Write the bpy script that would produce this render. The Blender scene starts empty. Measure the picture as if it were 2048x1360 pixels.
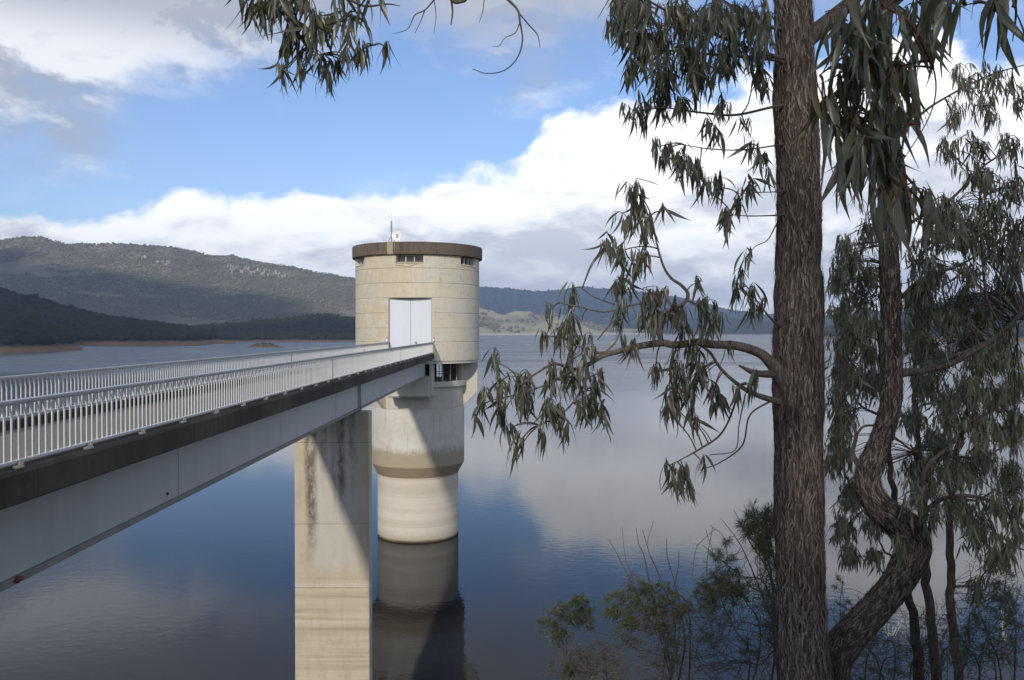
import bpy, math, random
import numpy as np
from mathutils import Vector, Matrix, noise as mnoise

rng = np.random.default_rng(7)
random.seed(7)
scene = bpy.context.scene
COL = scene.collection
R = math.radians

# ------------------------------------------------------------------ camera
EYE = 21.5                      # eye height above the water (water is z = 0)
F = 1600.0                      # focal length in pixels of a 2048 wide frame
cam_d = bpy.data.cameras.new('camera')
cam = bpy.data.objects.new('camera', cam_d)
COL.objects.link(cam)
cam_d.sensor_width = 36.0
cam_d.lens = 36.0 * F / 2048.0
cam_d.clip_start = 0.05
cam_d.clip_end = 40000
cam.location = (0, 0, EYE)
cam.rotation_euler = (R(90 - 0.68), 0, R(0.286))
scene.camera = cam

# ------------------------------------------------------------------ light
SUN = Vector((-0.40, -2.0, 1.0)).normalized()        # towards the sun
sun_el = math.asin(SUN.z)
sun_az = math.atan2(SUN.x, SUN.y)
sd = bpy.data.lights.new('sun', 'SUN')
sd.energy = 2.8
sd.angle = R(2.2)
sd.color = (1.0, 0.93, 0.82)
so = bpy.data.objects.new('sun', sd)
COL.objects.link(so)
so.rotation_euler = SUN.to_track_quat('Z', 'Y').to_euler()
so.location = (-60, -300, 200)

scene.view_settings.view_transform = 'Standard'
scene.view_settings.look = 'None'
scene.view_settings.exposure = 0.08
scene.view_settings.gamma = 1.0
scene.view_settings.use_curve_mapping = False
scene.cycles.max_bounces = 8
scene.cycles.diffuse_bounces = 3
scene.cycles.glossy_bounces = 3
scene.cycles.transmission_bounces = 4
scene.cycles.volume_bounces = 0
scene.cycles.use_denoising = True


# ------------------------------------------------------------------ node helpers
class NT:
    def __init__(self, tree):
        self.t = tree
        self.n = tree.nodes
        self.l = tree.links

    def node(self, kind, ins=None, **props):
        nd = self.n.new(kind)
        for k, v in props.items():
            setattr(nd, k, v)
        for k, v in (ins or {}).items():
            self.put(nd.inputs[k], v)
        return nd

    def put(self, sock, v):
        if isinstance(v, bpy.types.NodeSocket):
            self.l.new(v, sock)
        elif isinstance(v, (tuple, list)) and sock.type == 'RGBA' and len(v) == 3:
            sock.default_value = (*v, 1)
        else:
            sock.default_value = v

    def m(self, op, a, b=0.0, c=0.0, clamp=False):
        nd = self.node('ShaderNodeMath', {0: a, 1: b, 2: c}, operation=op)
        nd.use_clamp = clamp
        return nd.outputs[0]

    def step(self, lo, hi, v):
        nd = self.node('ShaderNodeMapRange', {0: v, 1: lo, 2: hi}, interpolation_type='SMOOTHSTEP')
        return nd.outputs[0]

    def mix(self, f, a, b):
        nd = self.node('ShaderNodeMix', data_type='RGBA')
        self.put(nd.inputs[0], f)
        self.put(nd.inputs[6], a)
        self.put(nd.inputs[7], b)
        return nd.outputs[2]

    def noise(self, vec, scale, detail=4.0, rough=0.55, dist=0.0, dims='3D'):
        nd = self.node('ShaderNodeTexNoise', {'Vector': vec, 'Scale': scale, 'Detail': detail,
                                              'Roughness': rough, 'Distortion': dist})
        return nd.outputs[0]

    def scale(self, vec, s, off=(0, 0, 0)):
        nd = self.node('ShaderNodeVectorMath', {0: vec, 1: s, 2: off}, operation='MULTIPLY_ADD')
        return nd.outputs[0]

    def ramp(self, fac, stops, interp='LINEAR'):
        nd = self.node('ShaderNodeValToRGB', {0: fac})
        cr = nd.color_ramp
        cr.interpolation = interp
        while len(cr.elements) < len(stops):
            cr.elements.new(0.5)
        for e, (p, c) in zip(cr.elements, stops):
            e.position = p
            e.color = (*c, 1) if isinstance(c, tuple) else (c, c, c, 1)
        return nd.outputs[0]


def material(name):
    mt = bpy.data.materials.new(name)
    mt.use_nodes = True
    nt = NT(mt.node_tree)
    bsdf = mt.node_tree.nodes['Principled BSDF']
    return mt, nt, bsdf


def wpos(nt):
    return nt.node('ShaderNodeNewGeometry').outputs['Position']


# ------------------------------------------------------------------ sky
world = bpy.data.worlds.new('World')
scene.world = world
world.use_nodes = True
w = NT(world.node_tree)
for nd in list(w.n):
    w.n.remove(nd)
sky = w.node('ShaderNodeTexSky', sky_type='NISHITA')
sky.sun_disc = False
sky.sun_elevation = sun_el
sky.sun_rotation = sun_az
sky.altitude = 400
sky.air_density = 1.0
sky.dust_density = 0.6
sky.ozone_density = 1.6
dirv = w.node('ShaderNodeTexCoord').outputs['Generated']
sep = w.node('ShaderNodeSeparateXYZ', {0: dirv})
sx, sy, sz = sep.outputs
az = w.m('ARCTAN2', sx, sy)
el = w.m('ARCSINE', sz)
u = w.m('MULTIPLY_ADD', az, 1 / (2 * math.pi), 0.5)


def px_stops(lst, ends):
    out = []
    for px, py in lst:
        ta = (px - 1032) / F
        a = math.atan(ta)
        e = math.atan((661 - py) / F * math.cos(a))
        out.append((a / (2 * math.pi) + 0.5, e))
    out = [(0.0, ends[0]), (0.2, ends[0])] + out + [(0.75, ends[1]), (1.0, ends[0])]
    return out


top = w.ramp(u, px_stops([(-300, 400), (0, 388), (70, 392), (150, 425), (260, 408), (380, 385), (440, 412), (560, 372),
                          (700, 378), (790, 345), (880, 308), (1030, 300), (1090, 235), (1160, 200), (1240, 190),
                          (1330, 185), (1420, 175), (1500, 125), (1600, 90), (1750, 70), (1900, 50), (2048, 60), (2300, 120)], (0.2, 0.25)))
bot = w.ramp(u, px_stops([(-300, 330), (0, 335), (60, 322), (165, 318), (205, 270), (250, 195), (330, 172), (430, 145),
                          (520, 115), (700, 110), (900, 112), (1000, 125), (1100, 120), (1250, 95), (1400, 60), (1600, 40), (1900, 60), (2100, 60)], (0.4, 0.42)))
cv = w.node('ShaderNodeCombineXYZ', {0: w.m('MULTIPLY', az, 1.0), 1: w.m('MULTIPLY', el, 1.5), 2: sy}).outputs[0]
n_a = w.noise(cv, 6.0, 9.0, 0.56, 0.15)
n_b = w.noise(w.scale(cv, (1, 1, 1), (3.1, 1.7, 0.4)), 3.4, 9.0, 0.6, 0.25)
n_c = w.noise(w.scale(cv, (1, 1, 1), (3.1, 1.66, 0.4)), 3.4, 9.0, 0.6, 0.25)
n_d = w.noise(w.scale(cv, (1.0, 2.6, 1), (9.1, 4.7, 0.4)), 4.6, 8.0, 0.58, 0.3)
n_w = w.noise(w.scale(cv, (1.0, 2.0, 1), (1.1, 7.7, 2.4)), 2.2, 7.0, 0.62, 0.6)
m1 = w.step(0.0, 0.022, w.m('ADD', w.m('SUBTRACT', top, el), w.m('MULTIPLY_ADD', n_a, 0.17, -0.085)))
m2 = w.step(-0.02, 0.085, w.m('ADD', w.m('SUBTRACT', el, bot), w.m('MULTIPLY_ADD', n_b, 0.40, -0.20)))
high = w.step(0.42, 0.62, el)
brk = w.step(0.42, 0.56, w.m('ADD', n_w, w.m('SUBTRACT', 0.25, w.m('MULTIPLY', high, 0.25))))
m2 = w.m('MULTIPLY', w.m('MULTIPLY', m2, brk), 0.96)
veil = w.m('MULTIPLY', w.step(0.50, 0.78, n_w), 0.22)
cover = w.m('MAXIMUM', w.m('MAXIMUM', m1, m2), veil)
# brightness of the bank: white crests, grey streaked bases
depth1 = w.m('DIVIDE', w.m('SUBTRACT', top, el), 0.16, clamp=True)
g1 = w.step(0.42, 0.66, w.m('ADD', w.m('ADD', n_d, w.m('MULTIPLY_ADD', depth1, 0.32, -0.21)), w.m('MULTIPLY', w.m('SUBTRACT', 1.0, w.step(0.405, 0.44, u)), 0.16)))
up1 = w.m('MULTIPLY', w.m('SUBTRACT', n_b, n_c), 2.0)
puff = w.noise(w.scale(cv, (1.0, 1.3, 1), (5.3, 2.2, 1.4)), 11.0, 7.0, 0.6, 0.4)
puff_up = w.noise(w.scale(cv, (1.0, 1.3, 1), (5.3, 2.235, 1.4)), 11.0, 7.0, 0.6, 0.4)
relief = w.m('MULTIPLY', w.m('SUBTRACT', puff_up, puff), 2.2)
lowb = w.m('MULTIPLY', w.m('SUBTRACT', 1.0, w.step(0.03, 0.10, el)), 0.30)
g1 = w.m('SUBTRACT', w.m('ADD', g1, relief), lowb, clamp=True)
bank_col = w.mix(g1, (1.36, 1.36, 1.37), (0.76, 0.79, 0.87))
g2 = w.m('ADD', w.step(0.36, 0.62, w.m('ADD', n_d, w.m('MULTIPLY', up1, -1.0))), w.m('MULTIPLY', relief, 0.7), clamp=True)
left_w = w.step(0.43, 0.47, u)
high_col = w.mix(w.m('MAXIMUM', w.m('MULTIPLY', g2, 0.9), w.m('MULTIPLY', w.step(0.29, 0.36, el), 0.8)),
                 (1.0, 1.01, 1.04), (0.40, 0.43, 0.51))
is_high = w.m('GREATER_THAN', m2, m1)
cloud_col = w.mix(is_high, bank_col, high_col)
skyc = w.node('ShaderNodeVectorMath', {0: sky.outputs[0], 1: (0.124, 0.136, 0.161)}, operation='MULTIPLY').outputs[0]
haze_low = w.m('MULTIPLY', w.m('SUBTRACT', 1.0, w.step(0.0, 0.4, el)), 0.12)
skyc = w.mix(haze_low, skyc, (0.66, 0.80, 1.0))
final = w.mix(cover, skyc, cloud_col)
bg = w.node('ShaderNodeBackground', {0: final, 1: 1.0})
wo = w.node('ShaderNodeOutputWorld', {0: bg.outputs[0]})


# ------------------------------------------------------------------ mesh helpers
CAM_M = Matrix.Translation((0, 0, EYE)) @ cam.rotation_euler.to_matrix().to_4x4()


def at(px, py, d):
    """point seen at photo pixel (px, py) at distance d along the viewing axis"""
    return CAM_M @ Vector(((px - 1024) / F * d, (680 - py) / F * d, -d))


class MB:
    def __init__(self):
        self.v = []
        self.f = []

    def add(self, vs, fs):
        o = len(self.v)
        self.v.extend([tuple(p) for p in vs])
        self.f.extend([tuple(i + o for i in f) for f in fs])
        return self

    def box(self, x0, x1, y0, y1, z0, z1, b=0.0):
        if b <= 0:
            vs = [(x, y, z) for z in (z0, z1) for y in (y0, y1) for x in (x0, x1)]
            fs = [(0, 2, 3, 1), (4, 5, 7, 6), (0, 1, 5, 4), (2, 6, 7, 3), (0, 4, 6, 2), (1, 3, 7, 5)]
            return self.add(vs, fs)
        # box with its vertical and horizontal edges chamfered (3 rings of 8)
        def ring(z, i):
            k = b
            return [(x0 + i + k, y0 + i, z), (x1 - i - k, y0 + i, z), (x1 - i, y0 + i + k, z), (x1 - i, y1 - i - k, z),
                    (x1 - i - k, y1 - i, z), (x0 + i + k, y1 - i, z), (x0 + i, y1 - i - k, z), (x0 + i, y0 + i + k, z)]
        rs = [ring(z0, b), ring(z0 + b, 0), ring(z1 - b, 0), ring(z1, b)]
        vs = [p for r in rs for p in r]
        fs = [tuple(range(7, -1, -1)), tuple(range(24, 32))]
        for j in range(3):
            for i in range(8):
                a = j * 8 + i
                c = j * 8 + (i + 1) % 8
                fs.append((a, c, c + 8, a + 8))
        return self.add(vs, fs)

    def prism(self, pts, axis, a, b):
        """closed polygon extruded; pts are the two other coordinates"""
        n = len(pts)
        def mk(p, t):
            return (t, p[0], p[1]) if axis == 'x' else ((p[0], t, p[1]) if axis == 'y' else (p[0], p[1], t))
        vs = [mk(p, a) for p in pts] + [mk(p, b) for p in pts]
        fs = [tuple(range(n)), tuple(range(2 * n - 1, n - 1, -1))]
        fs += [(i, i + n, (i + 1) % n + n, (i + 1) % n) for i in range(n)]
        return self.add(vs, fs)

    def tube(self, pts, rad, n=8, cap=True, twist=0.0):
        P = [Vector(p) for p in pts]
        m = len(P)
        rad = [rad] * m if isinstance(rad, (int, float)) else rad
        t0 = (P[1] - P[0]).normalized()
        ref = Vector((0, 0, 1)) if abs(t0.z) < 0.9 else Vector((1, 0, 0))
        nx = t0.cross(ref).normalized()
        vs, fs = [], []
        for i in range(m):
            t = (P[min(i + 1, m - 1)] - P[max(i - 1, 0)]).normalized()
            nx = (nx - t * nx.dot(t)).normalized()
            ny = t.cross(nx)
            for k in range(n):
                a = 2 * math.pi * k / n
                vs.append(P[i] + (nx * math.cos(a) + ny * math.sin(a)) * rad[i])
        for i in range(m - 1):
            for k in range(n):
                a = i * n + k
                c = i * n + (k + 1) % n
                fs.append((a, c, c + n, a + n))
        if cap:
            fs.append(tuple(range(n - 1, -1, -1)))
            fs.append(tuple(range((m - 1) * n, m * n)))
        return self.add(vs, fs)

    def ring(self, cx, cy, prof, a0=0.0, a1=2 * math.pi, n=64):
        """revolve a closed profile [(r, z)] about a vertical axis; angle 0 faces the camera (-Y), grows to +X"""
        full = abs(a1 - a0 - 2 * math.pi) < 1e-6
        k = len(prof)
        cols = n if full else n + 1
        vs, fs = [], []
        for i in range(cols):
            a = a0 + (a1 - a0) * i / n
            s, c = math.sin(a), math.cos(a)
            for r, z in prof:
                vs.append((cx + r * s, cy - r * c, z))
        for i in range(n):
            i2 = (i + 1) % cols
            for j in range(k):
                j2 = (j + 1) % k
                fs.append((i * k + j, i2 * k + j, i2 * k + j2, i * k + j2))
        if not full:
            fs.append(tuple(range(k - 1, -1, -1)))
            fs.append(tuple((cols - 1) * k + j for j in range(k)))
        return self.add(vs, fs)

    def build(self, name, mat, parent=None, smooth=False, angle=None):
        return mesh_obj(name, self.v, self.f, mat, parent, smooth, angle)


def root_loc(o):
    v = Vector((0, 0, 0))
    while o is not None:
        v += Vector(o.location)
        o = o.parent
    return v


def mesh_obj(name, vs, fs, mat, parent=None, smooth=False, angle=None):
    off = root_loc(parent)
    me = bpy.data.meshes.new(name)
    if off.length > 0:
        vs = (np.asarray(vs, dtype=float) - np.array(off)).tolist()
    me.from_pydata(vs, [], fs)
    me.update()
    import bmesh
    bm = bmesh.new()
    bm.from_mesh(me)
    bmesh.ops.recalc_face_normals(bm, faces=bm.faces)
    bm.to_mesh(me)
    bm.free()
    if smooth:
        me.polygons.foreach_set('use_smooth', [True] * len(me.polygons))
        if angle:
            try:
                me.set_sharp_from_angle(angle=angle)
            except Exception:
                pass
    o = bpy.data.objects.new(name, me)
    COL.objects.link(o)
    if mat:
        me.materials.append(mat)
    if parent:
        o.parent = parent
    return o


def fast_mesh(name, V, Fq, mat, parent=None, smooth=False, tint=None):
    """V (n,3) floats, Fq (m,k) equal-sized faces"""
    V = np.asarray(V, dtype=np.float32)
    Fq = np.asarray(Fq, dtype=np.int32)
    off = root_loc(parent)
    V = V - np.array(off, dtype=np.float32)
    me = bpy.data.meshes.new(name)
    m, k = Fq.shape
    me.vertices.add(len(V))
    me.vertices.foreach_set('co', V.ravel())
    me.loops.add(m * k)
    me.loops.foreach_set('vertex_index', Fq.ravel())
    me.polygons.add(m)
    me.polygons.foreach_set('loop_start', np.arange(0, m * k, k, dtype=np.int32))
    if smooth:
        me.polygons.foreach_set('use_smooth', np.ones(m, dtype=bool))
    if tint is not None:
        at_ = me.attributes.new('tint', 'FLOAT', 'POINT')
        at_.data.foreach_set('value', np.asarray(tint, dtype=np.float32))
    me.update(calc_edges=True)
    me.validate()
    o = bpy.data.objects.new(name, me)
    COL.objects.link(o)
    if mat:
        me.materials.append(mat)
    if parent:
        o.parent = parent
    return o


def empty(name, loc):
    o = bpy.data.objects.new(name, None)
    o.location = loc
    o.empty_display_size = 0.3
    COL.objects.link(o)
    return o


def tag(o, label=None, cat=None, group=None, kind=None):
    if label:
        o['label'] = label
    if cat:
        o['category'] = cat
    if group:
        o['group'] = group
    if kind:
        o['kind'] = kind
    return o


def instance(me, name, loc, parent, rot=(0, 0, 0), scl=(1, 1, 1)):
    o = bpy.data.objects.new(name, me)
    o.parent = parent
    o.location = Vector(loc) - root_loc(parent)
    o.rotation_euler = rot
    o.scale = scl
    COL.objects.link(o)
    return o


# ------------------------------------------------------------------ materials
def concrete(name, c_main, c_alt, c_dark, streak=0.5, blotch=0.35, band=0.0, dark_amt=0.3, bump=0.25, rough=0.9, wet=False):
    mt, nt, b = material(name)
    p = wpos(nt)
    big = nt.noise(p, 0.33, 5, 0.6)
    c = nt.mix(nt.step(0.5 - blotch, 0.5 + blotch, big), c_main, c_alt)
    st = nt.noise(nt.scale(p, (1.7, 1.7, 0.2), (0.37, 0.71, 0.13)), 1.3, 8, 0.7, 1.6)
    c = nt.mix(nt.m('MULTIPLY', nt.step(0.48, 0.74, st), streak), c, c_dark)
    if band > 0:
        zb = nt.noise(nt.scale(p, (0.02, 0.02, 1.15)), 1.0, 5, 0.65)
        c = nt.mix(nt.m('MULTIPLY', nt.step(0.36, 0.64, zb), band), c, tuple(min(1, x * 1.25 + 0.04) for x in c_alt))
        zb2 = nt.noise(nt.scale(p, (0.03, 0.03, 2.3), (4, 2, 7)), 1.0, 3, 0.6)
        c = nt.mix(nt.m('MULTIPLY', nt.step(0.55, 0.72, zb2), band * 0.6), c, c_dark)
    spot = nt.noise(nt.scale(p, (1, 1, 0.7)), 2.3, 7, 0.72)
    c = nt.mix(nt.m('MULTIPLY', nt.step(0.55, 0.72, spot), dark_amt), c, c_dark)
    fine = nt.noise(p, 14.0, 4, 0.7)
    c = nt.mix(nt.m('MULTIPLY_ADD', fine, 0.5, -0.12), c, tuple(x * 0.72 for x in c_main))
    if wet:
        z = nt.node('ShaderNodeSeparateXYZ', {0: p}).outputs[2]
        lv = nt.m('ADD', z, nt.m('MULTIPLY_ADD', big, 0.25, -0.12))
        c = nt.mix(nt.m('MULTIPLY', nt.m('SUBTRACT', 1.0, nt.step(0.15, 1.5, nt.m('ADD', z, nt.m('MULTIPLY_ADD', spot, 1.6, -0.8)))), 0.4), c, (0.20, 0.155, 0.085))
        c = nt.mix(nt.m('SUBTRACT', 1.0, nt.step(0.05, 0.36, lv)), c, (0.085, 0.058, 0.028))
    nt.put(b.inputs['Base Color'], c)
    b.inputs['Roughness'].default_value = rough
    bp = nt.node('ShaderNodeBump', {'Strength': bump, 'Distance': 0.03, 'Height': nt.noise(p, 5.0, 6, 0.7)})
    nt.put(b.inputs['Normal'], bp.outputs[0])
    return mt


M = {}
M['drum'] = concrete('weathered_concrete', (0.58, 0.515, 0.385), (0.54, 0.515, 0.45), (0.31, 0.25, 0.165), 0.3, 0.12, 0.10, 0.42)
M['neck'] = concrete('pale_concrete', (0.57, 0.545, 0.47), (0.51, 0.475, 0.395), (0.23, 0.195, 0.14), 0.5, 0.2, 0, 0.5)
M['shaft'] = concrete('limed_concrete', (0.50, 0.48, 0.42), (0.43, 0.40, 0.33), (0.27, 0.24, 0.17), 0.35, 0.2, 0, 0.4)
M['collar'] = concrete('ochre_concrete', (0.33, 0.265, 0.17), (0.29, 0.23, 0.145), (0.18, 0.14, 0.09), 0.4, 0.3, 0.15, 0.3)
M['low'] = concrete('banded_concrete', (0.52, 0.45, 0.345), (0.55, 0.495, 0.415), (0.35, 0.28, 0.19), 0.22, 0.3, 0.55, 0.28, wet=True)
def stain_drum(mt):
    nt = NT(mt.node_tree)
    b = mt.node_tree.nodes['Principled BSDF']
    src = b.inputs['Base Color'].links[0].from_socket
    p = wpos(nt)
    sp = nt.node('ShaderNodeSeparateXYZ', {0: p})
    x = nt.m('ADD', sp.outputs[0], 10.40)
    z = sp.outputs[2]
    st = nt.noise(nt.scale(p, (2.9, 2.9, 0.24), (0.37, 0.71, 0.13)), 1.2, 8, 0.72, 1.6)
    bl = nt.noise(p, 0.75, 7, 0.7)
    run = nt.m('MULTIPLY', nt.step(0.52, 0.70, st), nt.step(EYE + 1.0, EYE + 7.4, z))
    c = nt.mix(nt.m('MULTIPLY', run, 0.5), src, (0.20, 0.155, 0.10))
    # ochre wash spreading below the middle window and down the left side
    dx = nt.m('ABSOLUTE', nt.m('ADD', x, nt.m('MULTIPLY_ADD', bl, 4.0, 0.2)))
    oc = nt.m('MULTIPLY', nt.m('SUBTRACT', 1.0, nt.step(1.2, 4.0, dx)), nt.step(0.40, 0.60, nt.m('ADD', bl, nt.m('MULTIPLY_ADD', st, 0.3, -0.12))))
    c = nt.mix(nt.m('MULTIPLY', oc, 0.6), c, (0.47, 0.37, 0.225))
    # grey weathering and pale lime blooms
    c = nt.mix(nt.m('MULTIPLY', nt.step(0.50, 0.68, nt.noise(nt.scale(p, (1, 1, 1.6)), 1.3, 8, 0.75)), 0.45), c, (0.33, 0.31, 0.27))
    c = nt.mix(nt.m('MULTIPLY', nt.step(0.60, 0.72, nt.noise(nt.scale(p, (1, 1, 1.2), (7, 3, 1)), 1.7, 8, 0.75)), 0.5), c, (0.62, 0.59, 0.52))
    nt.put(b.inputs['Base Color'], c)


stain_drum(M['drum'])
M['cap'] = concrete('lichen_concrete', (0.105, 0.082, 0.06), (0.15, 0.12, 0.09), (0.035, 0.028, 0.022), 0.9, 0.3, 0, 0.5)
M['cap_light'] = concrete('patched_concrete', (0.36, 0.30, 0.20), (0.31, 0.26, 0.17), (0.22, 0.17, 0.1), 0.4, 0.3, 0, 0.2)
M['kerb'] = concrete('mossy_concrete', (0.034, 0.028, 0.021), (0.085, 0.072, 0.054), (0.013, 0.011, 0.009), 0.9, 0.12, 0, 0.75)
M['deck'] = concrete('deck_concrete', (0.21, 0.19, 0.16), (0.17, 0.155, 0.13), (0.15, 0.14, 0.12), 0.0, 0.3, 0, 0.4)
M['bracket'] = concrete('lichened_pad', (0.50, 0.47, 0.36), (0.42, 0.40, 0.29), (0.12, 0.11, 0.08), 0.2, 0.3, 0, 0.5)


def mat_shaft():
    # limed concrete that turns ochre towards an old, ragged water line
    mt, nt, b = material('limed_shaft')
    p = wpos(nt)
    z = nt.node('ShaderNodeSeparateXYZ', {0: p}).outputs[2]
    blot = nt.noise(p, 0.5, 6, 0.65)
    fine = nt.noise(p, 2.6, 8, 0.74)
    c = nt.mix(nt.step(0.38, 0.62, blot), (0.63, 0.61, 0.55), (0.55, 0.515, 0.44))
    c = nt.mix(nt.m('MULTIPLY', nt.step(0.52, 0.66, fine), 0.5), c, (0.60, 0.59, 0.55))
    c = nt.mix(nt.m('MULTIPLY', nt.step(0.56, 0.70, nt.noise(nt.scale(p, (1, 1, 0.5)), 1.7, 8, 0.75)), 0.45), c, (0.25, 0.215, 0.15))
    st = nt.noise(nt.scale(p, (2.4, 2.4, 0.12)), 1.5, 5, 0.62)
    c = nt.mix(nt.m('MULTIPLY', nt.step(0.52, 0.72, st), 0.35), c, (0.27, 0.23, 0.16))
    edge = nt.m('ADD', z, nt.m('ADD', nt.m('MULTIPLY_ADD', fine, 1.6, -0.8), nt.m('MULTIPLY_ADD', st, 1.4, -0.7)))
    och = nt.m('SUBTRACT', 1.0, nt.step(EYE - 12.6, EYE - 11.7, edge))
    c = nt.mix(nt.m('MULTIPLY', och, 0.92), c, nt.mix(fine, (0.37, 0.30, 0.195), (0.31, 0.25, 0.16)))
    c = nt.mix(nt.m('MULTIPLY_ADD', nt.noise(p, 14, 4, 0.7), 0.5, -0.12), c, (0.33, 0.30, 0.24))
    nt.put(b.inputs['Base Color'], c)
    b.inputs['Roughness'].default_value = 0.9
    bp = nt.node('ShaderNodeBump', {'Strength': 0.25, 'Distance': 0.03, 'Height': fine})
    nt.put(b.inputs['Normal'], bp.outputs[0])
    return mt


M['shaft'] = mat_shaft()


def mat_pier():
    mt, nt, b = material('pier_concrete')
    p = wpos(nt)
    s = nt.node('ShaderNodeSeparateXYZ', {0: p})
    x = nt.m('ADD', s.outputs[0], 10.35)
    z = s.outputs[2]
    wob = nt.noise(nt.scale(p, (1, 1, 0.35)), 0.9, 5, 0.65)
    fine = nt.noise(p, 3.0, 7, 0.72)
    tan = nt.mix(nt.noise(p, 0.5, 5, 0.6), (0.49, 0.415, 0.295), (0.55, 0.485, 0.375))
    zb = nt.noise(nt.scale(p, (0.02, 0.02, 1.0)), 1.1, 5, 0.62)
    lowm = nt.m('SUBTRACT', 1.0, nt.step(7.2, 8.4, z))
    band = nt.m('MULTIPLY', nt.step(0.42, 0.66, zb), lowm)
    c = nt.mix(nt.m('MULTIPLY', band, 0.75), tan, (0.63, 0.565, 0.475))
    zb2 = nt.noise(nt.scale(p, (0.05, 0.05, 1.7), (3, 1, 5)), 1.2, 6, 0.65)
    c = nt.mix(nt.m('MULTIPLY', nt.m('MULTIPLY', nt.step(0.47, 0.66, zb2), lowm), 0.65), c, (0.34, 0.265, 0.165))
    bl = nt.noise(nt.scale(p, (1, 1, 0.6)), 0.9, 8, 0.72)
    c = nt.mix(nt.m('MULTIPLY', nt.step(0.46, 0.68, bl), 0.4), c, (0.33, 0.27, 0.185))
    vs_ = nt.noise(nt.scale(p, (2.2, 2.2, 0.12)), 1.2, 7, 0.7, 1.2)
    c = nt.mix(nt.m('MULTIPLY', nt.step(0.50, 0.72, vs_), 0.3), c, (0.30, 0.25, 0.17))
    # central lime-washed run-off area
    ax = nt.m('ABSOLUTE', nt.m('ADD', nt.m('ADD', x, -0.15), nt.m('MULTIPLY_ADD', wob, 0.5, -0.25)))
    cen = nt.m('MULTIPLY', nt.m('SUBTRACT', 1.0, nt.step(1.18, 1.42, ax)),
               nt.step(7.7, 8.4, nt.m('ADD', z, nt.m('MULTIPLY_ADD', fine, 2.0, -1.0))))
    grey = nt.mix(nt.noise(nt.scale(p, (1.2, 1, 0.4)), 1.1, 7, 0.68), (0.40, 0.375, 0.32), (0.62, 0.60, 0.55))
    c = nt.mix(nt.m('MULTIPLY', cen, 0.75), c, grey)
    # black run-off streaks under the girder seats
    for x0, wd, z0, amt in ((-1.15, 0.34, 7.6, 0.9), (0.55, 0.26, 10.0, 0.9), (-0.45, 0.16, 11.5, 0.55), (1.2, 0.2, 11.0, 0.45), (0.1, 0.1, 10.0, 0.4)):
        d = nt.m('ABSOLUTE', nt.m('ADD', nt.m('SUBTRACT', x, x0), nt.m('MULTIPLY_ADD', wob, 0.5, -0.25)))
        mk = nt.m('MULTIPLY', nt.m('SUBTRACT', 1.0, nt.step(wd * 0.25, wd * 1.5, d)), nt.step(z0, z0 + 4.0, z))
        mk = nt.m('MULTIPLY', mk, nt.step(0.30, 0.60, nt.noise(nt.scale(p, (1, 1, 0.45)), 2.4, 8, 0.75)))
        c = nt.mix(nt.m('MULTIPLY', mk, amt), c, (0.045, 0.038, 0.03))
    lime = nt.m('MULTIPLY', nt.step(0.55, 0.75, nt.noise(nt.scale(p, (1.5, 1, 0.45)), 1.6, 8, 0.7)), cen)
    c = nt.mix(nt.m('MULTIPLY', lime, 0.5), c, (0.66, 0.65, 0.61))
    c = nt.mix(nt.m('MULTIPLY_ADD', nt.noise(p, 16, 4, 0.7), 0.5, -0.12), c, (0.27, 0.22, 0.15))
    nt.put(b.inputs['Base Color'], c)
    b.inputs['Roughness'].default_value = 0.9
    bp = nt.node('ShaderNodeBump', {'Strength': 0.25, 'Distance': 0.03, 'Height': fine})
    nt.put(b.inputs['Normal'], bp.outputs[0])
    return mt


M['pier'] = mat_pier()


def paint(name, col, rough=0.5, metal=0.0, dirt=0.2, dirt_col=(0.2, 0.19, 0.17), sc=1.2, bump=0.03):
    mt, nt, b = material(name)
    p = wpos(nt)
    st = nt.noise(nt.scale(p, (1, 1, 0.3)), sc, 6, 0.65)
    c = nt.mix(nt.m('MULTIPLY', nt.step(0.42, 0.75, st), dirt), col, dirt_col)
    c = nt.mix(nt.m('MULTIPLY', nt.noise(p, 9, 4, 0.7), dirt * 0.5), c, tuple(x * 0.7 for x in col))
    nt.put(b.inputs['Base Color'], c)
    b.inputs['Roughness'].default_value = rough
    b.inputs['Metallic'].default_value = metal
    bp = nt.node('ShaderNodeBump', {'Strength': bump * 4, 'Distance': 0.01, 'Height': nt.noise(p, 3.0, 4, 0.6)})
    nt.put(b.inputs['Normal'], bp.outputs[0])
    return mt


M['girder'] = paint('girder_paint', (0.44, 0.455, 0.46), 0.45, 0, 0.4, (0.30, 0.29, 0.27), 0.7)
M['flange'] = paint('flange_shade_tone', (0.24, 0.235, 0.215), 0.6, 0, 0.5, (0.11, 0.10, 0.085), 1.5)  # darker than the web to imitate the weaker light on the flange
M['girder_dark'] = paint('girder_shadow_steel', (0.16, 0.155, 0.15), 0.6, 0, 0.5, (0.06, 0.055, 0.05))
M['rail'] = paint('galvanised_rail', (0.60, 0.60, 0.59), 0.45, 0.15, 0.3, (0.33, 0.32, 0.30), 2.0)
M['rail_top'] = paint('handrail_steel', (0.42, 0.42, 0.42), 0.4, 0.2, 0.35, (0.26, 0.25, 0.24), 2.0)
M['door'] = paint('white_door_paint', (0.58, 0.61, 0.66), 0.45, 0, 0.28, (0.5, 0.49, 0.47), 0.8)
M['white'] = paint('white_enamel', (0.78, 0.78, 0.78), 0.35, 0, 0.1)
M['steel'] = paint('grey_steel', (0.28, 0.28, 0.28), 0.45, 0.6, 0.2)
M['mullion'] = paint('window_steel', (0.42, 0.40, 0.36), 0.5, 0.1, 0.3)
M['dark'] = paint('dark_interior', (0.03, 0.03, 0.03), 0.9, 0, 0.2, (0.05, 0.05, 0.05))
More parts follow.
